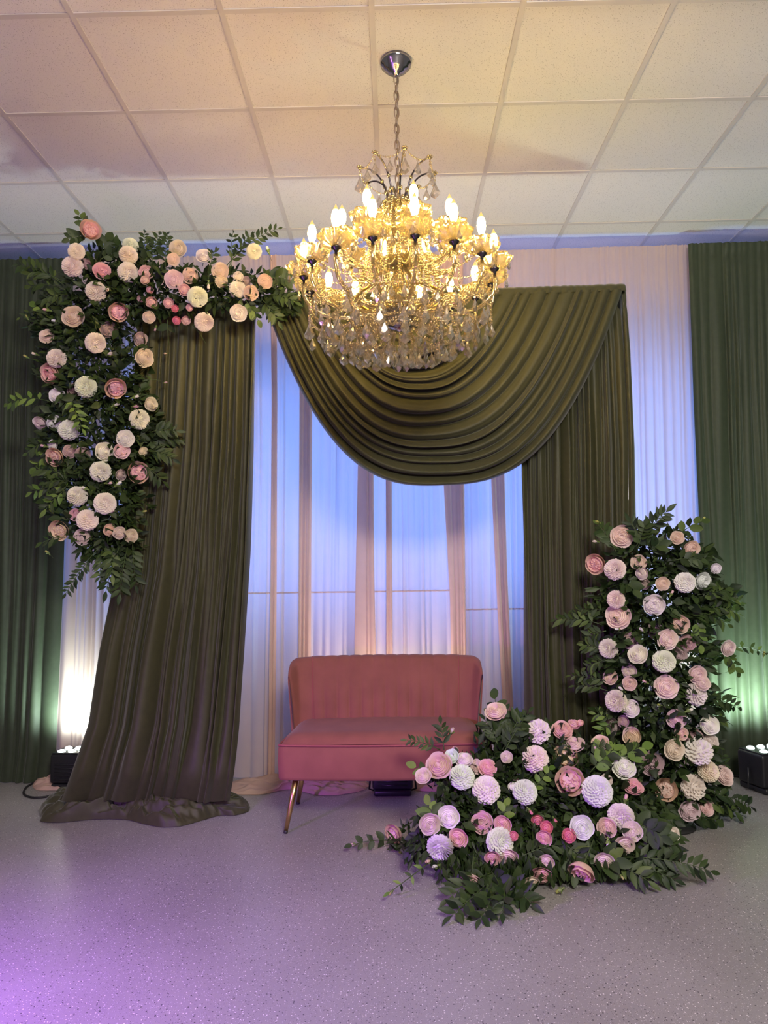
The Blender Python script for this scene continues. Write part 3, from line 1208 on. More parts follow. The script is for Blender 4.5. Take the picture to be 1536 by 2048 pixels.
        add('crystal_pendant', drop_m if k % 2 else drop_l, rod, Matrix.Translation(tip + Vector((0, 0, -.040))) @ Matrix.Rotation(rng.uniform(-.7, .7), 4, 'Z'))
        crown.append((th, tip))
    for k in range(nz_):
        p, q = crown[k][1], crown[(k + 1) % nz_][1]
        pth = hang(p, q, .028)
        beads(pth, 'bead_chain', ch, .0045, .0105)
        mid = pth[12]
        add('crystal_pendant', drop_m, ch, Matrix.Translation(mid + Vector((0, 0, -.012))) @ Matrix.Rotation(rng.uniform(-.6, .6), 4, 'Z'))
    # garlands: crown cup to inner trays, inner trays to outer trays, between outer trays
    for k in range(8):
        th, p = inner[k]
        beads(hang(cyl(.058, th, z0 - .008), p + Vector((0, 0, .03)), .05), 'bead_chain', ch, .0060, .0125)
        beads(hang(cyl(.052, th + .39, z0 - .01), cyl(.05, th + .39, z0 - .26), .0) , 'bead_chain', ch, .0070, .0135)
        q = inner[(k + 1) % 8][1]
        beads(hang(p + Vector((0, 0, .03)), q + Vector((0, 0, .03)), .05), 'bead_chain', ch, .0058, .0125)
        add('crystal_pendant', drop_m, ch, Matrix.Translation(p.lerp(q, .5) + Vector((0, 0, -.03))) @ Matrix.Rotation(rng.uniform(-.6, .6), 4, 'Z'))
    for k in range(16):
        th, p = outer[k]
        q = outer[(k + 1) % 16][1]
        beads(hang(p + Vector((0, 0, .025)), q + Vector((0, 0, .025)), .04), 'bead_chain', ch, .0058, .0125)
        # outer tray to the upper hub
        beads(hang(cyl(.05, th, z0 - .265), p + Vector((0, 0, .02)), .075), 'bead_chain', ch, .0058, .0135)
        # from cup down below the arm, with a large drop
        ln = rng.uniform(.10, .17)
        e = cyl(RO - .02, th + .09, zo - .06)
        beads([e, e - Vector((0, 0, ln))], 'bead_chain', ch, .005, .0125)
        add('crystal_pendant', (drop_l, drop_m)[k % 2], ch, Matrix.Translation(e - Vector((0, 0, ln + .006))) @ Matrix.Rotation(rng.uniform(-.9, .9), 4, 'Z'))
        # under the arm's low point
        e2 = cyl(.30, th, zh - .028)
        add('crystal_pendant', drop_l, ch, Matrix.Translation(e2) @ Matrix.Rotation(rng.uniform(-.9, .9), 4, 'Z'))
    # lower basket: rings of drops
    for (R, z, n, me, chain_up) in ((.388, zc(640), 22, drop_m, .0), (.335, zc(664), 22, drop_l, .05), (.255, zc(672), 20, drop_l, .06), (.185, zc(680), 16, drop_l, .0), (.115, zc(690), 11, drop_l, .0), (.045, zc(700), 5, drop_l, 0)):
        if R > .15:
            beads([(R * math.cos(a * PI / 48), R * math.sin(a * PI / 48), z + .008) for a in range(97)], 'bead_ring', ch, .0066, .0128)
        for k in range(n):
            th = 2 * PI * (k + rng.random() * .3) / n
            dz = rng.uniform(-.012, .012)
            q = cyl(R, th, z + dz)
            add('crystal_pendant', me, ch, Matrix.Translation(q) @ Matrix.Rotation(th + rng.uniform(-.8, .8), 4, 'Z'))
    # bead strands falling round the column
    for k in range(18):
        th = 2 * PI * k / 18
        beads(bez(cyl(.060, th, z0 - .002), cyl(.10, th, z0 - .10), cyl(.13, th, z0 - .22), cyl(.19, th, zc(598)), 30), 'bead_chain', ch, .0072, .0138)
    for k in range(16):
        th = 2 * PI * (k + .5) / 16
        beads(hang(cyl(.185, th, zc(598)), cyl(.335, th, zc(664) + .01), -.006), 'bead_chain', ch, .0062, .0128)
        add('crystal_pendant', drop_m, ch, Matrix.Translation(cyl(.19, th, zc(602))) @ Matrix.Rotation(th, 4, 'Z'))
    # bead nets from the hub out to the rings
    for k in range(20):
        th = 2 * PI * k / 20
        beads(hang(cyl(.062, th, zh + .0), cyl(.335, th, zc(664) + .01), .03), 'bead_chain', ch, .0062, .0128)
    for k in range(14):
        th = 2 * PI * (k + .5) / 14
        beads(hang(cyl(.060, th, zh - .035), cyl(.185, th, zc(680) + .01), .012), 'bead_chain', ch, .0060, .0125)
    # prisms close to the column
    for R, z, n in ((.075, z0 - .03, 10), (.085, z0 - .15, 12), (.10, z0 - .29, 14), (.085, zh + .10, 12)):
        for k in range(n):
            th = 2 * PI * k / n
            add('crystal_prism', prism, ch, Matrix.Translation(cyl(R, th, z)) @ Matrix.Rotation(th, 4, 'Z'))
    # glass collars on the column carrying the prisms
    for R, z in ((.075, z0 - .03), (.085, z0 - .15), (.10, z0 - .29), (.085, zh + .10)):
        part('collar', MB().lathe([(.014, z - .004), (R * .6, z - .002), (R, z + .006), (R + .004, z + .012), (R * .6, z + .006), (.014, z + .004)], 32, wob=(10, .06), cap=False), 'crystal')
    # small red sticker on the front sleeve
    th, p = outer[0]
    add('sticker', MB().box(-.018, .003, -.0135, -.0115, .010, .022).mesh('sticker', 'red', False), ch, Matrix.Translation(p))
    return ch


chandelier()

# ------------------------------------------------------------------ flowers and leaves: shared meshes
def patch(b, r0, r1, z0, z1, wid, a0, curl=.08, drop=.05, n=5, mt=6, k=1.6, ruff=0, rng=None):
    vs, fs = [], []
    ph = rng.random() * 9 if rng else 0
    for j in range(mt + 1):
        t = j / mt
        for i in range(n + 1):
            s = -1 + 2 * i / n
            te = t * (1 - .16 * abs(s) ** 2.5)
            shape = .42 + .58 * math.sin(PI / 2 * min(1, te * 1.25))
            a = a0 + s * wid / 2 * shape
            c = smooth_step(.72, 1.0, te)
            r = r0 + (r1 - r0) * te ** (1 / k) + curl * c * (1 - .3 * abs(s))
            z = z0 + (z1 - z0) * te ** k * (1 if True else 1) - drop * c
            if ruff:
                r += ruff * t * noise.noise((s * 2.4 + ph, t * 2, ph))
                z += ruff * t * noise.noise((s * 2.4 - ph, t * 2, ph + 5))
            vs.append((r * math.cos(a), r * math.sin(a), z))
    W = n + 1
    for j in range(mt):
        for i in range(n):
            fs.append((j * W + i, j * W + i + 1, (j + 1) * W + i + 1, (j + 1) * W + i))
    b.push(vs, fs)


FM = {}


def flower_meshes():
    for var in range(3):
        rng = random.Random(100 + var)
        b = MB()
        a = rng.random() * 6
        for (r0, r1, z1, n, wd) in ((.03, .07, .38, 2, 230), (.05, .17, .42, 3, 165), (.08, .28, .41, 3, 160), (.10, .40, .36, 4, 135), (.13, .52, .29, 4, 125), (.15, .64, .20, 5, 112), (.18, .78, .08, 5, 105)):
            for q in range(n):
                patch(b, r0, r1 * rng.uniform(.95, 1.06), -.45, z1 * rng.uniform(.9, 1.1), math.radians(wd), a + 2 * PI * q / n, curl=.07, drop=.05, k=1.5, ruff=.03, rng=rng)
            a += rng.uniform(.5, 1.0)
        b.lathe([(.0, .24), (.12, .235), (.30, .20), (.46, .12), (.60, .02), (.72, -.10), (.6, -.3), (.2, -.45)], 20)
        FM['rose%d' % var] = b.mesh('rose', 'petal')
        b = MB()
        for q in range(24):
            rr = .05 + .50 * (q / 24) ** .6
            th = q * 2.4
            sub = MB()
            patch(sub, .02, .16, -.3, .24 - .10 * rr, math.radians(150), rng.random() * 6, curl=.03, drop=.02, n=4, mt=4, ruff=.10, rng=rng)
            b.push([v + Vector((rr * math.cos(th), rr * math.sin(th), 0)) for v in sub.v], sub.f)
        for q in range(7):
            patch(b, .14, .68, -.4, .24, math.radians(80), q * 2 * PI / 7, curl=-.02, drop=.0, ruff=.06, rng=rng)
        b.lathe([(.0, .10), (.3, .09), (.5, .02), (.62, -.1), (.5, -.35), (.2, -.45)], 18)
        FM['peony%d' % var] = b.mesh('peony', 'petal')
        # small rose: tighter
        b = MB()
        a = rng.random() * 6
        for (r0, r1, z1, n, wd) in ((.05, .18, .62, 2, 200), (.1, .42, .58, 3, 150), (.15, .72, .40, 4, 120), (.2, .96, .12, 5, 98)):
            for q in range(n):
                patch(b, r0, r1, -.5, z1, math.radians(wd), a + 2 * PI * q / n, curl=.06, drop=.05, n=4, mt=5, ruff=.04, rng=rng)
            a += .7
        b.lathe([(.0, .42), (.2, .40), (.45, .28), (.68, .04), (.7, -.2), (.3, -.5)], 14)
        FM['spray%d' % var] = b.mesh('spray_rose', 'petal')
    # outer petals
    rng = random.Random(7)
    for var in range(3):
        b = MB()
        patch(b, .16, .96, -.50, -.02 + .07 * var, math.radians(92), 0, curl=.07, drop=.10, n=6, mt=7, k=1.7, ruff=.05, rng=rng)
        FM['outer%d' % var] = b.mesh('petal', 'petal')
        b = MB()
        patch(b, .16, .92, -.50, .16, math.radians(84), 0, curl=.02, drop=.02, n=6, mt=7, k=1.9, ruff=.05, rng=rng)
        FM['cup%d' % var] = b.mesh('petal', 'petal')
    # pompom dahlia and an open daisy-like dahlia
    for var, (n, ln, wd, rad, lift) in enumerate(((215, .28, .088, .76, 1.0), (120, .42, .115, .66, .75))):
        b = MB()
        for q in range(n):
            ct = 1 - 1.55 * (q + .5) / n
            st_ = math.sqrt(max(0, 1 - ct * ct))
            th = q * 2.399963
            d = Vector((st_ * math.cos(th), st_ * math.sin(th), ct * lift)).normalized()
            side = Vector((-math.sin(th), math.cos(th), 0))
            upv = d.cross(side)
            base = Vector((d.x, d.y, d.z * .8)) * rad * .62
            L_ = ln * (.5 + .75 * st_) * rng.uniform(.9, 1.1)
            dirv = (d + upv * rng.uniform(-.12, .12) + side * rng.uniform(-.1, .1)).normalized()
            wv = wd * (.7 + .5 * st_)
            vs = [base - side * wv * .5, base + side * wv * .5]
            for (f, wq, cup_) in ((.55, 1.0, .05), (.9, .8, .07)):
                c = base + dirv * (L_ + .10) * f
                vs += [c - side * wv * wq + d.cross(side) * 0 + upv * -.03 + d * cup_, c - upv * .0, c + side * wv * wq + d * cup_]
            tip = base + dirv * (L_ + .10) + d * .05
            vs.append(tip)
            b.push(vs, [(0, 3, 2), (0, 1, 3), (1, 4, 3), (2, 3, 6, 5), (3, 4, 7, 6), (5, 6, 8), (6, 7, 8)])
        b.lathe([(0, -.50), (.35, -.42), (.55, -.1), (.50, .25), (.25, .42), (0, .46)], 12)
        FM['dahlia%d' % var] = b.mesh('dahlia', 'petal')
    b = MB()
    for q in range(4):
        patch(b, .12, .42, -.7, .85, math.radians(130), q * 1.75, curl=-.16, drop=-.06, n=4, mt=6, k=1.0)
    FM['bud'] = b.mesh('bud', 'petal')
    b = MB()
    for q in range(5):
        patch(b, .10, .56, -.95, .05, math.radians(62), q * 2 * PI / 5, curl=.08, drop=.0, n=3, mt=4, k=1.0)
    b.lathe([(.05, -1.15), (.2, -1.0), (.24, -.85), (.12, -.7)], 8)
    FM['sepals'] = b.mesh('sepals', 'sepal')
    b = MB()
    b.tube([(0, 0, -.35), (.03, 0, -.8), (.1, .05, -1.6), (.2, .1, -2.6)], [.09, .05, .045, .04], 6)
    b.lathe([(.04, -.62), (.16, -.55), (.26, -.42), (.2, -.36)], 8)
    FM['stem'] = b.mesh('stem', 'stem')

    def leafmesh(name, mat, wd, cl, droop, pts):
        vs, fs = [], []
        for (t, ww) in pts:
            z = -droop * t * t
            vs += [(-ww * wd, t, z + cl * ww), (0, t, z), (ww * wd, t, z + cl * ww)]
        for j in range(len(pts) - 1):
            for i in range(2):
                a = j * 3 + i
                fs.append((a, a + 1, a + 4, a + 3))
        return mk(name, vs, fs, mat)
    lance = [(0, .05), (.15, .55), (.36, .98), (.58, .92), (.8, .5), (1.0, .02)]
    ovate = [(0, .08), (.12, .68), (.35, 1.0), (.6, .96), (.84, .58), (1.0, .04)]
    for mname, key in (('leaf', 'g'), ('leafdark', 'd'), ('leaflight', 'l')):
        FM['lance_' + key] = leafmesh('leaf', mname, .19, .05, .16, lance)
        FM['ovate_' + key] = leafmesh('leaf', mname, .31, .06, .12, ovate)


flower_meshes()
COLR = dict(W=(.92, .85, .74), V=(.93, .90, .86), B=(.90, .73, .68), P=(.88, .56, .56), H=(.78, .27, .35), C=(.87, .69, .56), M=(.66, .49, .48), G=(.50, .48, .16))
LEAFN = {'g': 0, 'd': 0, 'l': 0}


def frame(zdir, hint=None, spin=0):
    z = Vector(zdir).normalized()
    x = (Vector(hint) if hint is not None else Vector((0, 0, 1))).cross(z)
    if x.length < 1e-4:
        x = z.orthogonal()
    x.normalize()
    y = z.cross(x)
    m_ = Matrix((x, y, z)).transposed().to_4x4()
    return m_ @ Matrix.Rotation(spin, 4, 'Z')


def arrangement(label, base, depth, axis, flowers, sprays, blobs, nfill, seed, fill_d, pole=None):
    rng = random.Random(seed)
    A = thing('floral_arrangement', label, 'flowers', base)
    og = Vector(base)

    def outward(x, y):
        best = None
        for (x0, y0), (x1, y1) in zip(axis[:-1], axis[1:]):
            t = max(0, min(1, ((x - x0) * (x1 - x0) + (y - y0) * (y1 - y0)) / max(1, (x1 - x0) ** 2 + (y1 - y0) ** 2)))
            ax, ay = x0 + (x1 - x0) * t, y0 + (y1 - y0) * t
            d = math.hypot(x - ax, y - ay)
            if best is None or d < best[0]:
                best = (d, x - ax, y - ay)
        return best

    def jit(s):
        return Vector((rng.uniform(-s, s), rng.uniform(-s, s), rng.uniform(-s, s)))
    for (x, y, dpx, kind, col) in flowers:
        d, ox, oy = outward(x, y)
        Y = depth(x, y) + rng.uniform(-.03, .02)
        if kind in 'rp' and col == 'M':
            Y += .04
        p = P(x, y, Y)
        r = dpx * 1.1 / 2 * Y / FPX
        p.z = max(p.z, r * .8 + .004)
        face = (CAM - p).normalized() * 1.0 + Vector((ox, 0, -oy)) / 100 * .55 + jit(.32)
        if kind == 'b':
            face = (CAM - p).normalized() * .3 + Vector((ox, 0, -oy)).normalized() * .9 + Vector((0, 0, .5)) + jit(.5)
        face.normalize()
        var = rng.randrange(3)
        c = [min(1, q * rng.uniform(.93, 1.07)) for q in COLR[col]]
        mw = Matrix.Translation(p - og) @ frame(face, spin=rng.random() * 6.28)
        S = Matrix.Scale(r, 4)
        if kind == 'r':
            o = add('rose', FM['rose%d' % var], A, mw @ S, c)
            k = 5
            for q in range(k):
                add('petal', FM['outer%d' % rng.randrange(3)], o, Matrix.Rotation(2 * PI * q / k + rng.uniform(-.15, .15), 4, 'Z'), [q_ * .98 for q_ in c])
        elif kind == 'p':
            o = add('peony', FM['peony%d' % var], A, mw @ S, c)
            oc = (.80, .55, .44) if col == 'P' else (.82, .58, .42)
            for q in range(6):
                add('petal', FM['cup%d' % rng.randrange(3)], o, Matrix.Rotation(2 * PI * q / 6 + rng.uniform(-.12, .12), 4, 'Z'), oc)
        elif kind in 'de':
            o = add('dahlia', FM['dahlia0' if kind == 'd' else 'dahlia1'], A, mw @ Matrix.Scale(r * 1.08, 4), c)
        elif kind == 's':
            o = add('spray_rose', FM['spray%d' % var], A, mw @ S, c)
        else:
            o = add('bud', FM['bud'], A, mw @ Matrix.Scale(r * 1.15, 4), c)
            add('sepals', FM['sepals'], o)
        add('stem', FM['stem'], o, Matrix.Rotation(rng.random() * 6, 4, 'Z'))
    leaf_budget = 298
    twins = []
    nl = 0
    for sp in sprays:
        x0, y0, x1, y1, kind = sp[:5]
        n = sp[5] if len(sp) > 5 else 8
        ll = (sp[6] if len(sp) > 6 else .058) * 1.18
        Ya = depth(x0, y0) + .02
        Yb = depth(x1, y1) - rng.uniform(-.02, .05)
        a, b = P(x0, y0, Ya), P(x1, y1, Yb)
        bow = Vector((0, 0, 1)).cross(b - a).cross(b - a)
        bow = bow.normalized() if bow.length > 1e-6 else Vector((0, 0, 1))
        ax = (b - a).length
        pts = []
        for i in range(9):
            t = i / 8
            q = a.lerp(b, t) + Vector((0, -.15 * ax, .22 * ax * (1 if y1 < y0 + 60 else .2))) * t * (1 - t) * 1.2
            q.z = max(q.z, .008)
            pts.append(q)
        tint, shp = kind[0], ('lance_' if kind[1] == 'n' else 'ovate_')
        o = add('leaf_spray', MB().tube([q - og for q in pts], [.0026 - .0014 * i / 8 for i in range(9)], 5).mesh('leaf_spray', 'stem'), A)
        for k in range(n):
            if nl >= leaf_budget:
                break
            nl += 1
            t = .22 + .78 * k / (n - 1)
            f = t * 8
            i = min(7, int(f))
            q = pts[i].lerp(pts[i + 1], f - i)
            tg = (pts[i + 1] - pts[i]).normalized()
            view = (CAM - q).normalized()
            nrm = (view + jit(.45) + Vector((0, 0, .3))).normalized()
            side = nrm.cross(tg).normalized()
            sg = 1 if k % 2 else -1
            if k == n - 1:
                dv = tg + jit(.1)
            else:
                dv = tg * rng.uniform(.5, .9) + side * sg * .85 + jit(.15)
            tgt = q + dv.normalized() * ll
            if tgt.z < .006:
                dv.z += (.006 - tgt.z) / ll
            dv.normalize()
            zz = (nrm - dv * nrm.dot(dv)).normalized()
            xx = dv.cross(zz)
            mm = Matrix((xx, dv, zz)).transposed().to_4x4()
            s_ = ll * rng.uniform(.8, 1.15) * (1 if k < n - 2 else .85)
            add('leaf', FM[shp + tint], o, Matrix.Translation(q - og) @ mm @ Matrix.Scale(s_, 4))
            if k < n - 1:
                # leaflet on the other side of the stalk
                d2 = tg * rng.uniform(.5, .9) - side * sg * .85 + jit(.15)
                if (q + d2.normalized() * ll).z < .006:
                    d2.z += .3
                d2.normalize()
                z2 = (nrm - d2 * nrm.dot(d2)).normalized()
                twins.append((q.copy(), d2, z2, s_ * .95, .19 if shp == 'lance_' else .30))
    # inner foliage, too dense to count
    vs, fs = [], []
    ws = [rx * ry for (_, _, rx, ry) in blobs]
    LP = ((0, 0, 0), (.4, -1, .25), (.4, 0, 0), (.4, 1, .25), (.75, -.6, .05), (.75, 0, -.1), (.75, .6, .05), (1, 0, -.3))
    LF_ = ((0, 2, 1), (0, 3, 2), (1, 2, 5, 4), (2, 3, 6, 5), (4, 5, 7), (5, 6, 7))
    for (p, dv, zz, L_, wq) in twins:
        xx = dv.cross(zz)
        n0 = len(vs)
        for (t, ww, zq) in LP:
            vs.append(p + dv * L_ * t + xx * L_ * wq * ww + zz * L_ * wq * zq)
        fs += [tuple(n0 + i for i in f) for f in LF_]
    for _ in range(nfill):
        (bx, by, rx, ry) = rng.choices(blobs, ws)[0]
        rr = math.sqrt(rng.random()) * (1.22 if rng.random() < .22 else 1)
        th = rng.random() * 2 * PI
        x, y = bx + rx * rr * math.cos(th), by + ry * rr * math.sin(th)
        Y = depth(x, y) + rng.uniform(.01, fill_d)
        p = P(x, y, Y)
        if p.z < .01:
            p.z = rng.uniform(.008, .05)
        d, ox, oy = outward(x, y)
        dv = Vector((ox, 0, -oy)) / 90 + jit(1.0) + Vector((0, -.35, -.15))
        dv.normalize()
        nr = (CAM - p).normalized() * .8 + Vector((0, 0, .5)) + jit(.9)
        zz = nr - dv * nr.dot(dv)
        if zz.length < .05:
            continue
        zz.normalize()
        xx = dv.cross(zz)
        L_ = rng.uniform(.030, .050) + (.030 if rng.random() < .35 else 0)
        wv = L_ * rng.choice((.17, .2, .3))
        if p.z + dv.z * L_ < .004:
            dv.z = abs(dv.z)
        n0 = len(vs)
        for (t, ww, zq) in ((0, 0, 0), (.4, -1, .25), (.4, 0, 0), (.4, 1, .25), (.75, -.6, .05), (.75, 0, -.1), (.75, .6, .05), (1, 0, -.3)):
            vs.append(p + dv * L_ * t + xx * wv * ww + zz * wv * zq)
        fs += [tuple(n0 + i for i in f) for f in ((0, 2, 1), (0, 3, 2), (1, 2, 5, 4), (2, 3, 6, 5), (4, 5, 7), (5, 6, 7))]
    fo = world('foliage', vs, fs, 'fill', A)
    fo['kind'] = 'stuff'
    # thin twigs through the foliage
    if pole:
        MB().tube(pole, .012, 8).world('support_pole', 'tip', A)
        q = pole[0]
        if q[2] < .1:
            MB().lathe([(.13, .001), (.13, .010), (.02, .014)], 20, (q[0], q[1], 0)).world('support_base', 'tip', A)
    return A


# ---- hanging corner arrangement
LF = [(181, 460, 44, 'p', 'P'), (153, 503, 30, 'd', 'W'), (145, 533, 38, 'd', 'W'), (172, 527, 22, 'r', 'M'), (204, 541, 34, 'r', 'P'), (257, 510, 34, 'd', 'W'), (261, 492, 30, 'd', 'W'),
      (256, 545, 37, 'd', 'W'), (292, 545, 28, 's', 'P'), (290, 560, 18, 's', 'P'), (192, 583, 37, 'd', 'W'), (216, 578, 15, 'b', 'W'), (282, 597, 15, 's', 'P'), (303, 605, 22, 's', 'P'), (300, 580, 14, 's', 'P'),
      (237, 624, 40, 'p', 'P'), (145, 632, 42, 'r', 'C'), (94, 620, 14, 'b', 'P'), (112, 642, 15, 'b', 'V'), (218, 660, 33, 'r', 'M'), (191, 686, 37, 'd', 'W'), (92, 672, 28, 'r', 'B'), (282, 679, 28, 'r', 'M'), (218, 708, 14, 'b', 'V'),
      (355, 497, 34, 'r', 'C'), (347, 519, 24, 'r', 'B'), (407, 511, 29, 'r', 'W'), (348, 559, 36, 'r', 'B'), (380, 551, 31, 'r', 'C'), (440, 542, 33, 'r', 'C'), (443, 563, 24, 'r', 'C'), (417, 570, 15, 'b', 'W'), (395, 594, 37, 'd', 'W'),
      (369, 580, 23, 's', 'P'), (337, 606, 20, 's', 'P'), (350, 617, 14, 's', 'H'), (379, 615, 14, 's', 'P'), (353, 641, 16, 's', 'H'), (372, 641, 18, 's', 'P'), (408, 644, 35, 'd', 'W'), (475, 579, 31, 'd', 'W'),
      (502, 586, 29, 'r', 'C'), (530, 563, 29, 'r', 'C'), (477, 626, 33, 'r', 'W'), (508, 503, 29, 'd', 'W'), (536, 500, 14, 'b', 'W'), (492, 562, 19, 'r', 'M'), (476, 553, 20, 'r', 'W'), (298, 635, 24, 'r', 'C'), (311, 657, 10, 'b', 'P'),
      (113, 717, 35, 'd', 'W'), (100, 747, 43, 'p', 'P'), (172, 774, 39, 'd', 'W'), (148, 780, 28, 'r', 'M'), (231, 776, 43, 'p', 'P'), (113, 790, 30, 'r', 'V'), (290, 716, 36, 'r', 'C'), (219, 709, 12, 'b', 'W'),
      (270, 794, 14, 'b', 'W'), (231, 810, 15, 'b', 'W'), (254, 805, 12, 'b', 'W'), (270, 813, 14, 'b', 'P'), (303, 808, 27, 'r', 'C'), (279, 839, 37, 'd', 'W'), (79, 847, 28, 'r', 'B'), (107, 845, 30, 'r', 'V'), (138, 860, 37, 'd', 'W'),
      (251, 877, 33, 'r', 'W'), (210, 903, 36, 'r', 'W'), (244, 902, 31, 'r', 'B'), (104, 890, 22, 'r', 'V'), (88, 892, 12, 'b', 'P'), (140, 903, 26, 'r', 'M'), (166, 909, 28, 'r', 'M'), (109, 914, 39, 'p', 'C'), (201, 943, 37, 'd', 'W'),
      (276, 945, 45, 'p', 'P'), (287, 903, 18, 'r', 'C'), (243, 950, 22, 'r', 'M'), (155, 992, 36, 'd', 'W'), (210, 1007, 39, 'd', 'W'), (175, 1040, 38, 'd', 'W'), (151, 1030, 24, 'r', 'P'), (118, 1061, 42, 'p', 'C'),
      (166, 1074, 32, 'r', 'B'), (220, 1060, 24, 'r', 'C'), (239, 1066, 24, 'r', 'C'), (263, 1072, 27, 'r', 'C'), (236, 968, 15, 'b', 'V'), (217, 966, 13, 'b', 'B'), (171, 977, 13, 'b', 'V'), (222, 1023, 15, 'b', 'B'),
      (54, 634, 9, 'b', 'G'), (52, 713, 10, 'b', 'G'), (70, 708, 12, 'b', 'C'), (95, 1105, 10, 'b', 'G'), (288, 1023, 10, 'b', 'G'), (330, 765, 9, 'b', 'C'), (332, 707, 9, 'b', 'C')]
LS = [(125, 568, 36, 530, 'gn', 9, .06), (130, 580, 62, 572, 'gn', 8, .06), (120, 560, 60, 545, 'gn', 7, .06), (135, 590, 85, 600, 'gn', 7), (90, 618, 40, 635, 'gn', 5, .03), (95, 630, 72, 612, 'lo', 3, .05), (110, 640, 75, 642, 'go', 3, .06),
      (100, 803, 16, 808, 'ln', 9, .055), (140, 790, 165, 858, 'ln', 9, .05), (120, 780, 140, 830, 'gn', 7), (95, 885, 55, 905, 'gn', 5), (100, 905, 70, 935, 'lo', 4, .05),
      (150, 958, 72, 940, 'gn', 8), (155, 975, 64, 985, 'ln', 9), (140, 975, 92, 1018, 'ln', 7), (150, 965, 90, 965, 'gn', 7), (130, 1075, 85, 1085, 'gn', 4, .06),
      (195, 1098, 132, 1186, 'dn', 13, .042), (205, 1095, 200, 1160, 'gn', 9, .045), (240, 1090, 212, 1182, 'dn', 9), (255, 1095, 240, 1188, 'dn', 10), (265, 1085, 272, 1170, 'dn', 10), (225, 1095, 225, 1150, 'gn', 7),
      (290, 885, 362, 880, 'dn', 9), (292, 900, 345, 918, 'dn', 8), (300, 865, 352, 862, 'dn', 8), (285, 930, 325, 962, 'dn', 6),
      (292, 545, 289, 466, 'dn', 9, .05), (302, 540, 318, 470, 'dn', 9, .05), (330, 545, 336, 470, 'dn', 9, .05), (450, 535, 556, 458, 'dn', 11, .045), (455, 540, 502, 470, 'dn', 7, .05), (462, 530, 466, 466, 'dn', 5, .04), (420, 540, 430, 500, 'dn', 5, .045),
      (515, 560, 582, 560, 'do', 6, .06), (535, 590, 590, 604, 'dn', 8), (525, 600, 556, 642, 'dn', 7), (490, 600, 516, 640, 'go', 5, .045),
      (180, 470, 158, 430, 'go', 4, .045), (178, 475, 138, 478, 'do', 5, .05), (205, 500, 212, 482, 'do', 3, .07), (200, 520, 236, 505, 'do', 4, .05),
      (335, 640, 338, 692, 'do', 5, .055), (385, 650, 412, 688, 'go', 5, .05), (240, 640, 260, 620, 'lo', 3, .04), (295, 760, 328, 764, 'gn', 4, .045)]
LB = [(205, 600, 90, 60), (330, 580, 120, 45), (470, 575, 90, 32), (185, 720, 95, 95), (190, 870, 100, 110), (195, 1000, 85, 85), (215, 1085, 60, 35), (270, 870, 45, 90), (560, 600, 40, 25), (235, 525, 70, 30), (110, 640, 40, 35)]


def ldepth(x, y):
    if y < 690 and x > 200:
        q = abs(y - 575) / 90
    else:
        q = abs(x - 185) / 120
    return 3.74 + .09 * min(1.5, q) ** 2


arrangement('large hanging corner arrangement of pink roses, cream dahlias and greenery above the left olive drape', P(190, 1100, 3.85), ldepth, [(540, 565), (200, 575), (185, 800), (185, 1060)], LF, LS, LB, 7800, 1, .15,
            pole=[P(200, 1120, 3.93), P(215, 850, 3.93), P(235, 600, 3.94), P(235, 560, 3.94)])

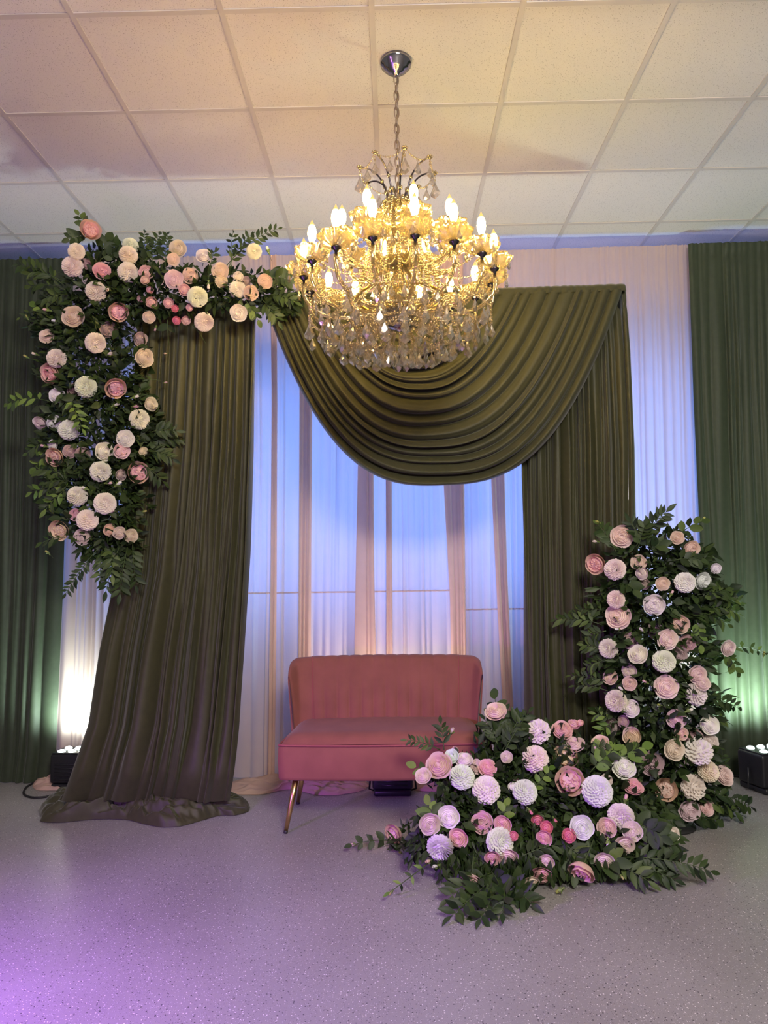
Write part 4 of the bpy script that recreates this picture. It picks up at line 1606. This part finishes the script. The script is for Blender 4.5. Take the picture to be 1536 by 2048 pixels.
# ---- flower pillar
PFL = [(1244, 1073, 42, 'r', 'B'), (1191, 1128, 42, 'p', 'P'), (1230, 1139, 38, 'd', 'W'), (1277, 1125, 29, 'r', 'C'), (1283, 1147, 24, 'r', 'B'), (1288, 1168, 22, 'r', 'M'), (1355, 1075, 25, 'r', 'C'), (1384, 1098, 31, 'r', 'C'), (1192, 1083, 12, 'b', 'B'),
       (1432, 1137, 20, 's', 'V'), (1326, 1168, 26, 'r', 'C'), (1370, 1165, 36, 'd', 'V'), (1407, 1163, 34, 'r', 'V'), (1343, 1187, 12, 'b', 'P'), (1232, 1199, 32, 'd', 'W'), (1308, 1210, 39, 'r', 'V'), (1236, 1232, 47, 'r', 'B'), (1358, 1249, 37, 'r', 'C'),
       (1310, 1262, 30, 'r', 'M'), (1259, 1281, 31, 'r', 'M'), (1336, 1279, 38, 'r', 'B'), (1375, 1287, 32, 'r', 'M'), (1275, 1308, 36, 'r', 'W'), (1217, 1297, 34, 'd', 'W'), (1328, 1323, 39, 'd', 'W'), (1358, 1309, 30, 'r', 'M'), (1458, 1297, 30, 'r', 'B'),
       (1465, 1338, 10, 'b', 'P'), (1220, 1354, 28, 'r', 'C'), (1258, 1343, 28, 'r', 'C'), (1259, 1367, 26, 'r', 'C'), (1291, 1364, 11, 'b', 'P'), (1333, 1374, 43, 'r', 'B'), (1396, 1350, 33, 'r', 'B'), (1406, 1366, 27, 'r', 'B'), (1392, 1388, 36, 'e', 'W'),
       (1232, 1402, 38, 'd', 'W'), (1261, 1417, 32, 'r', 'V'), (1244, 1379, 13, 'b', 'V'), (1353, 1438, 35, 'r', 'B'), (1378, 1421, 14, 'b', 'V'), (1420, 1450, 35, 'r', 'V'), (1237, 1258, 13, 'b', 'V'), (1223, 1453, 32, 'r', 'M'), (1246, 1443, 22, 'r', 'M'), (1263, 1473, 34, 'r', 'C'),
       (1363, 1467, 24, 'r', 'C'), (1388, 1474, 32, 'r', 'M'), (1420, 1482, 30, 'r', 'B'), (1350, 1500, 38, 'r', 'B'), (1303, 1527, 43, 'r', 'M'), (1397, 1502, 42, 'e', 'W'), (1417, 1543, 36, 'd', 'W'), (1450, 1551, 36, 'r', 'B'), (1332, 1579, 43, 'p', 'C'), (1386, 1574, 38, 'e', 'W'),
       (1380, 1623, 38, 'r', 'B'), (1413, 1616, 31, 'r', 'B'), (1196, 1044, 10, 'b', 'G'), (1406, 1038, 10, 'b', 'G'), (1528, 1308, 10, 'b', 'G'), (1319, 1410, 10, 'b', 'G'), (1284, 1260, 13, 'b', 'V')]
PSP = [(1235, 1110, 1196, 1050, 'go', 6, .05), (1270, 1095, 1332, 1024, 'dn', 10, .06), (1280, 1085, 1262, 1045, 'dn', 6, .055), (1275, 1100, 1290, 1050, 'do', 6, .05), (1335, 1085, 1404, 1044, 'go', 5, .05), (1350, 1120, 1400, 1120, 'do', 6, .05),
       (1205, 1250, 1112, 1240, 'gn', 12, .052), (1212, 1262, 1166, 1282, 'gn', 7, .052), (1215, 1222, 1152, 1222, 'gn', 8, .05), (1212, 1305, 1168, 1290, 'gn', 7, .05), (1215, 1320, 1172, 1335, 'gn', 7, .05),
       (1228, 1370, 1142, 1352, 'gn', 9, .045), (1215, 1382, 1150, 1372, 'gn', 7, .045), (1222, 1440, 1192, 1428, 'ln', 5, .055), (1222, 1445, 1200, 1470, 'ln', 5, .055),
       (1395, 1190, 1482, 1205, 'gn', 10, .055), (1400, 1215, 1478, 1228, 'gn', 10, .055), (1395, 1200, 1450, 1180, 'gn', 8, .055), (1395, 1225, 1455, 1248, 'gn', 7, .05), (1392, 1240, 1402, 1290, 'lo', 6, .045),
       (1445, 1298, 1530, 1306, 'gn', 5, .045), (1450, 1305, 1475, 1345, 'go', 5, .045), (1410, 1400, 1476, 1416, 'dn', 7, .05), (1405, 1440, 1455, 1445, 'gn', 6, .045),
       (1410, 1590, 1502, 1614, 'dn', 11, .055), (1400, 1605, 1484, 1632, 'gn', 9, .055), (1385, 1640, 1440, 1642, 'do', 6, .055), (1330, 1610, 1350, 1650, 'do', 6, .055), (1250, 1170, 1268, 1180, 'do', 3, .07), (1300, 1100, 1318, 1090, 'do', 4, .065)]
PB = [(1320, 1110, 85, 45), (1310, 1200, 110, 65), (1320, 1310, 105, 80), (1325, 1420, 105, 80), (1340, 1530, 95, 75), (1360, 1610, 90, 35), (1400, 1200, 60, 40), (1370, 1130, 50, 40)]


def pdepth(x, y):
    return 3.56 + .11 * min(1.6, abs(x - 1325) / 115) ** 2 + .05 * smooth_step(1500, 1640, y)


arrangement('tall standing pillar of pale roses, white dahlias and greenery beside the right olive drape', (P(1330, 1500, 3.72).x, 3.72, 0), pdepth, [(1325, 1090), (1325, 1450), (1345, 1600)], PFL, PSP, PB, 5200, 2, .20,
            pole=[(P(1330, 1500, 3.76).x, 3.76, .005), (P(1330, 1300, 3.76).x, 3.76, 1.0), (P(1330, 1090, 3.76).x, 3.76, 1.5)])

# ---- floor arrangement
FF = [(1140, 1563, 56, 'p', 'P'), (1075, 1463, 40, 'e', 'V'), (1070, 1518, 46, 'd', 'V'), (1125, 1459, 38, 'r', 'P'), (1147, 1449, 22, 's', 'P'), (1160, 1446, 14, 's', 'P'), (1148, 1487, 38, 'r', 'B'), (1131, 1514, 50, 'p', 'C'), (1200, 1485, 32, 'r', 'C'), (1190, 1499, 13, 'b', 'P'),
      (1248, 1534, 42, 'r', 'V'), (1194, 1582, 52, 'd', 'V'), (1193, 1575, 12, 'b', 'P'), (1213, 1560, 22, 'r', 'B'), (1267, 1572, 36, 'r', 'P'), (1251, 1598, 16, 'b', 'P'), (1242, 1635, 46, 'd', 'V'), (1213, 1656, 35, 'r', 'B'), (1164, 1655, 42, 'r', 'V'), (1265, 1663, 35, 'r', 'B'),
      (1347, 1670, 28, 'r', 'W'), (1075, 1641, 23, 's', 'H'), (1093, 1655, 23, 's', 'H'), (1060, 1622, 13, 'b', 'H'), (1110, 1640, 13, 'b', 'H'), (1088, 1677, 29, 'r', 'P'), (1138, 1671, 25, 's', 'H'), (1147, 1659, 14, 's', 'H'), (1250, 1692, 36, 'r', 'B'), (1163, 1745, 52, 'p', 'P'),
      (1209, 1725, 36, 'r', 'B'), (1216, 1687, 17, 'b', 'V'), (1083, 1752, 38, 'r', 'P'), (1063, 1766, 30, 'r', 'B'), (1342, 1692, 26, 'r', 'B'), (1093, 1725, 28, 'r', 'B'), (991, 1421, 40, 'r', 'B'), (903, 1463, 16, 'b', 'B'), (877, 1530, 48, 'r', 'P'), (928, 1518, 32, 'r', 'V'), (910, 1501, 14, 's', 'P'),
      (903, 1512, 26, 'r', 'V'), (924, 1554, 43, 'd', 'V'), (846, 1551, 30, 'r', 'B'), (975, 1535, 33, 'r', 'P'), (993, 1532, 22, 'r', 'M'), (953, 1533, 26, 'r', 'B'), (972, 1580, 48, 'd', 'V'), (1050, 1584, 42, 'd', 'V'), (1025, 1574, 17, 's', 'V'), (1013, 1514, 22, 'r', 'B'),
      (897, 1634, 40, 'r', 'V'), (860, 1649, 39, 'r', 'B'), (964, 1645, 39, 'r', 'P'), (916, 1677, 36, 'r', 'P'), (1005, 1650, 33, 'r', 'P'), (1000, 1684, 47, 'd', 'V'), (1027, 1672, 17, 's', 'H'), (987, 1664, 13, 's', 'H'), (880, 1695, 46, 'd', 'V'), (858, 1722, 15, 'b', 'P'), (872, 1732, 15, 'b', 'V'),
      (787, 1680, 40, 'p', 'P'), (942, 1762, 37, 'r', 'P'), (985, 1718, 29, 'r', 'P'), (1015, 1716, 39, 'r', 'B'), (707, 1689, 12, 'b', 'C'), (782, 1785, 11, 'b', 'G'), (889, 1784, 11, 'b', 'G'), (1120, 1782, 16, 'b', 'G'), (1352, 1715, 14, 'b', 'G'), (1283, 1754, 12, 'b', 'G'), (1243, 1753, 11, 'b', 'G'), (801, 1705, 9, 'b', 'G')]
FS = [(1000, 1500, 970, 1440, 'dn', 8, .055), (1000, 1480, 990, 1398, 'go', 4, .07), (1005, 1500, 1040, 1435, 'dn', 8, .06), (1000, 1520, 1058, 1425, 'dn', 8, .06), (990, 1480, 1012, 1420, 'dn', 7, .06), (880, 1500, 814, 1480, 'gn', 7, .04), (888, 1500, 882, 1448, 'dn', 5, .05), (870, 1560, 832, 1534, 'lo', 3, .05),
      (990, 1750, 902, 1832, 'dn', 10, .065), (1000, 1765, 960, 1838, 'dn', 9, .065), (1005, 1770, 1062, 1806, 'dn', 9, .065), (985, 1745, 896, 1798, 'dn', 9, .065), (1010, 1775, 1005, 1826, 'dn', 8, .06), (980, 1740, 1010, 1790, 'do', 8, .06),
      (855, 1680, 812, 1684, 'dn', 6, .05), (858, 1695, 816, 1712, 'dn', 7, .05), (862, 1722, 780, 1784, 'ln', 4, .035), (785, 1682, 704, 1690, 'do', 4, .04),
      (1240, 1715, 1420, 1742, 'dn', 13, .055), (1245, 1725, 1350, 1760, 'dn', 10, .055), (1230, 1730, 1296, 1762, 'gn', 7, .055), (1150, 1700, 1150, 1750, 'go', 6, .06), (1040, 1715, 1110, 1690, 'dn', 8, .06), (1130, 1690, 1180, 1730, 'gn', 7, .06),
      (1220, 1530, 1284, 1494, 'lo', 6, .06), (1180, 1545, 1228, 1500, 'lo', 6, .055), (1190, 1520, 1210, 1500, 'lo', 4, .06), (1250, 1640, 1322, 1672, 'do', 7, .06), (1290, 1655, 1338, 1690, 'do', 6, .065), (1200, 1720, 1230, 1722, 'go', 3, .085), (1060, 1590, 1100, 1540, 'lo', 5, .04), (868, 1650, 858, 1610, 'lo', 4, .055), (1005, 1640, 1012, 1614, 'lo', 3, .055), (1120, 1500, 1130, 1490, 'do', 3, .06)]
FB = [(1010, 1500, 55, 50), (1080, 1510, 90, 50), (1200, 1540, 80, 50), (940, 1560, 80, 45), (1050, 1600, 150, 60), (1200, 1630, 110, 65), (930, 1660, 90, 55), (1060, 1690, 120, 60), (1220, 1700, 100, 45), (960, 1740, 80, 40), (1120, 1740, 70, 40), (1290, 1680, 60, 45), (830, 1690, 45, 25), (1020, 1780, 60, 30)]


def fdepth(x, y):
    Y = 3.52 - (y - 1420) / 360 * .52
    if y > 1740:
        # resting on the floor
        Y = min(Y, PF(x, y).y - .04) if y > 1790 else Y
    if x < 820 and y > 1660:
        Y = PF(x, y).y - .06
    return Y


arrangement('low mounded floor arrangement of pink roses, peonies and white dahlias in front of the loveseat', (P(1080, 1650, 3.25).x, 3.25, 0), fdepth, [(900, 1610), (1080, 1600), (1240, 1620)], FF, FS, FB, 6200, 3, .13)
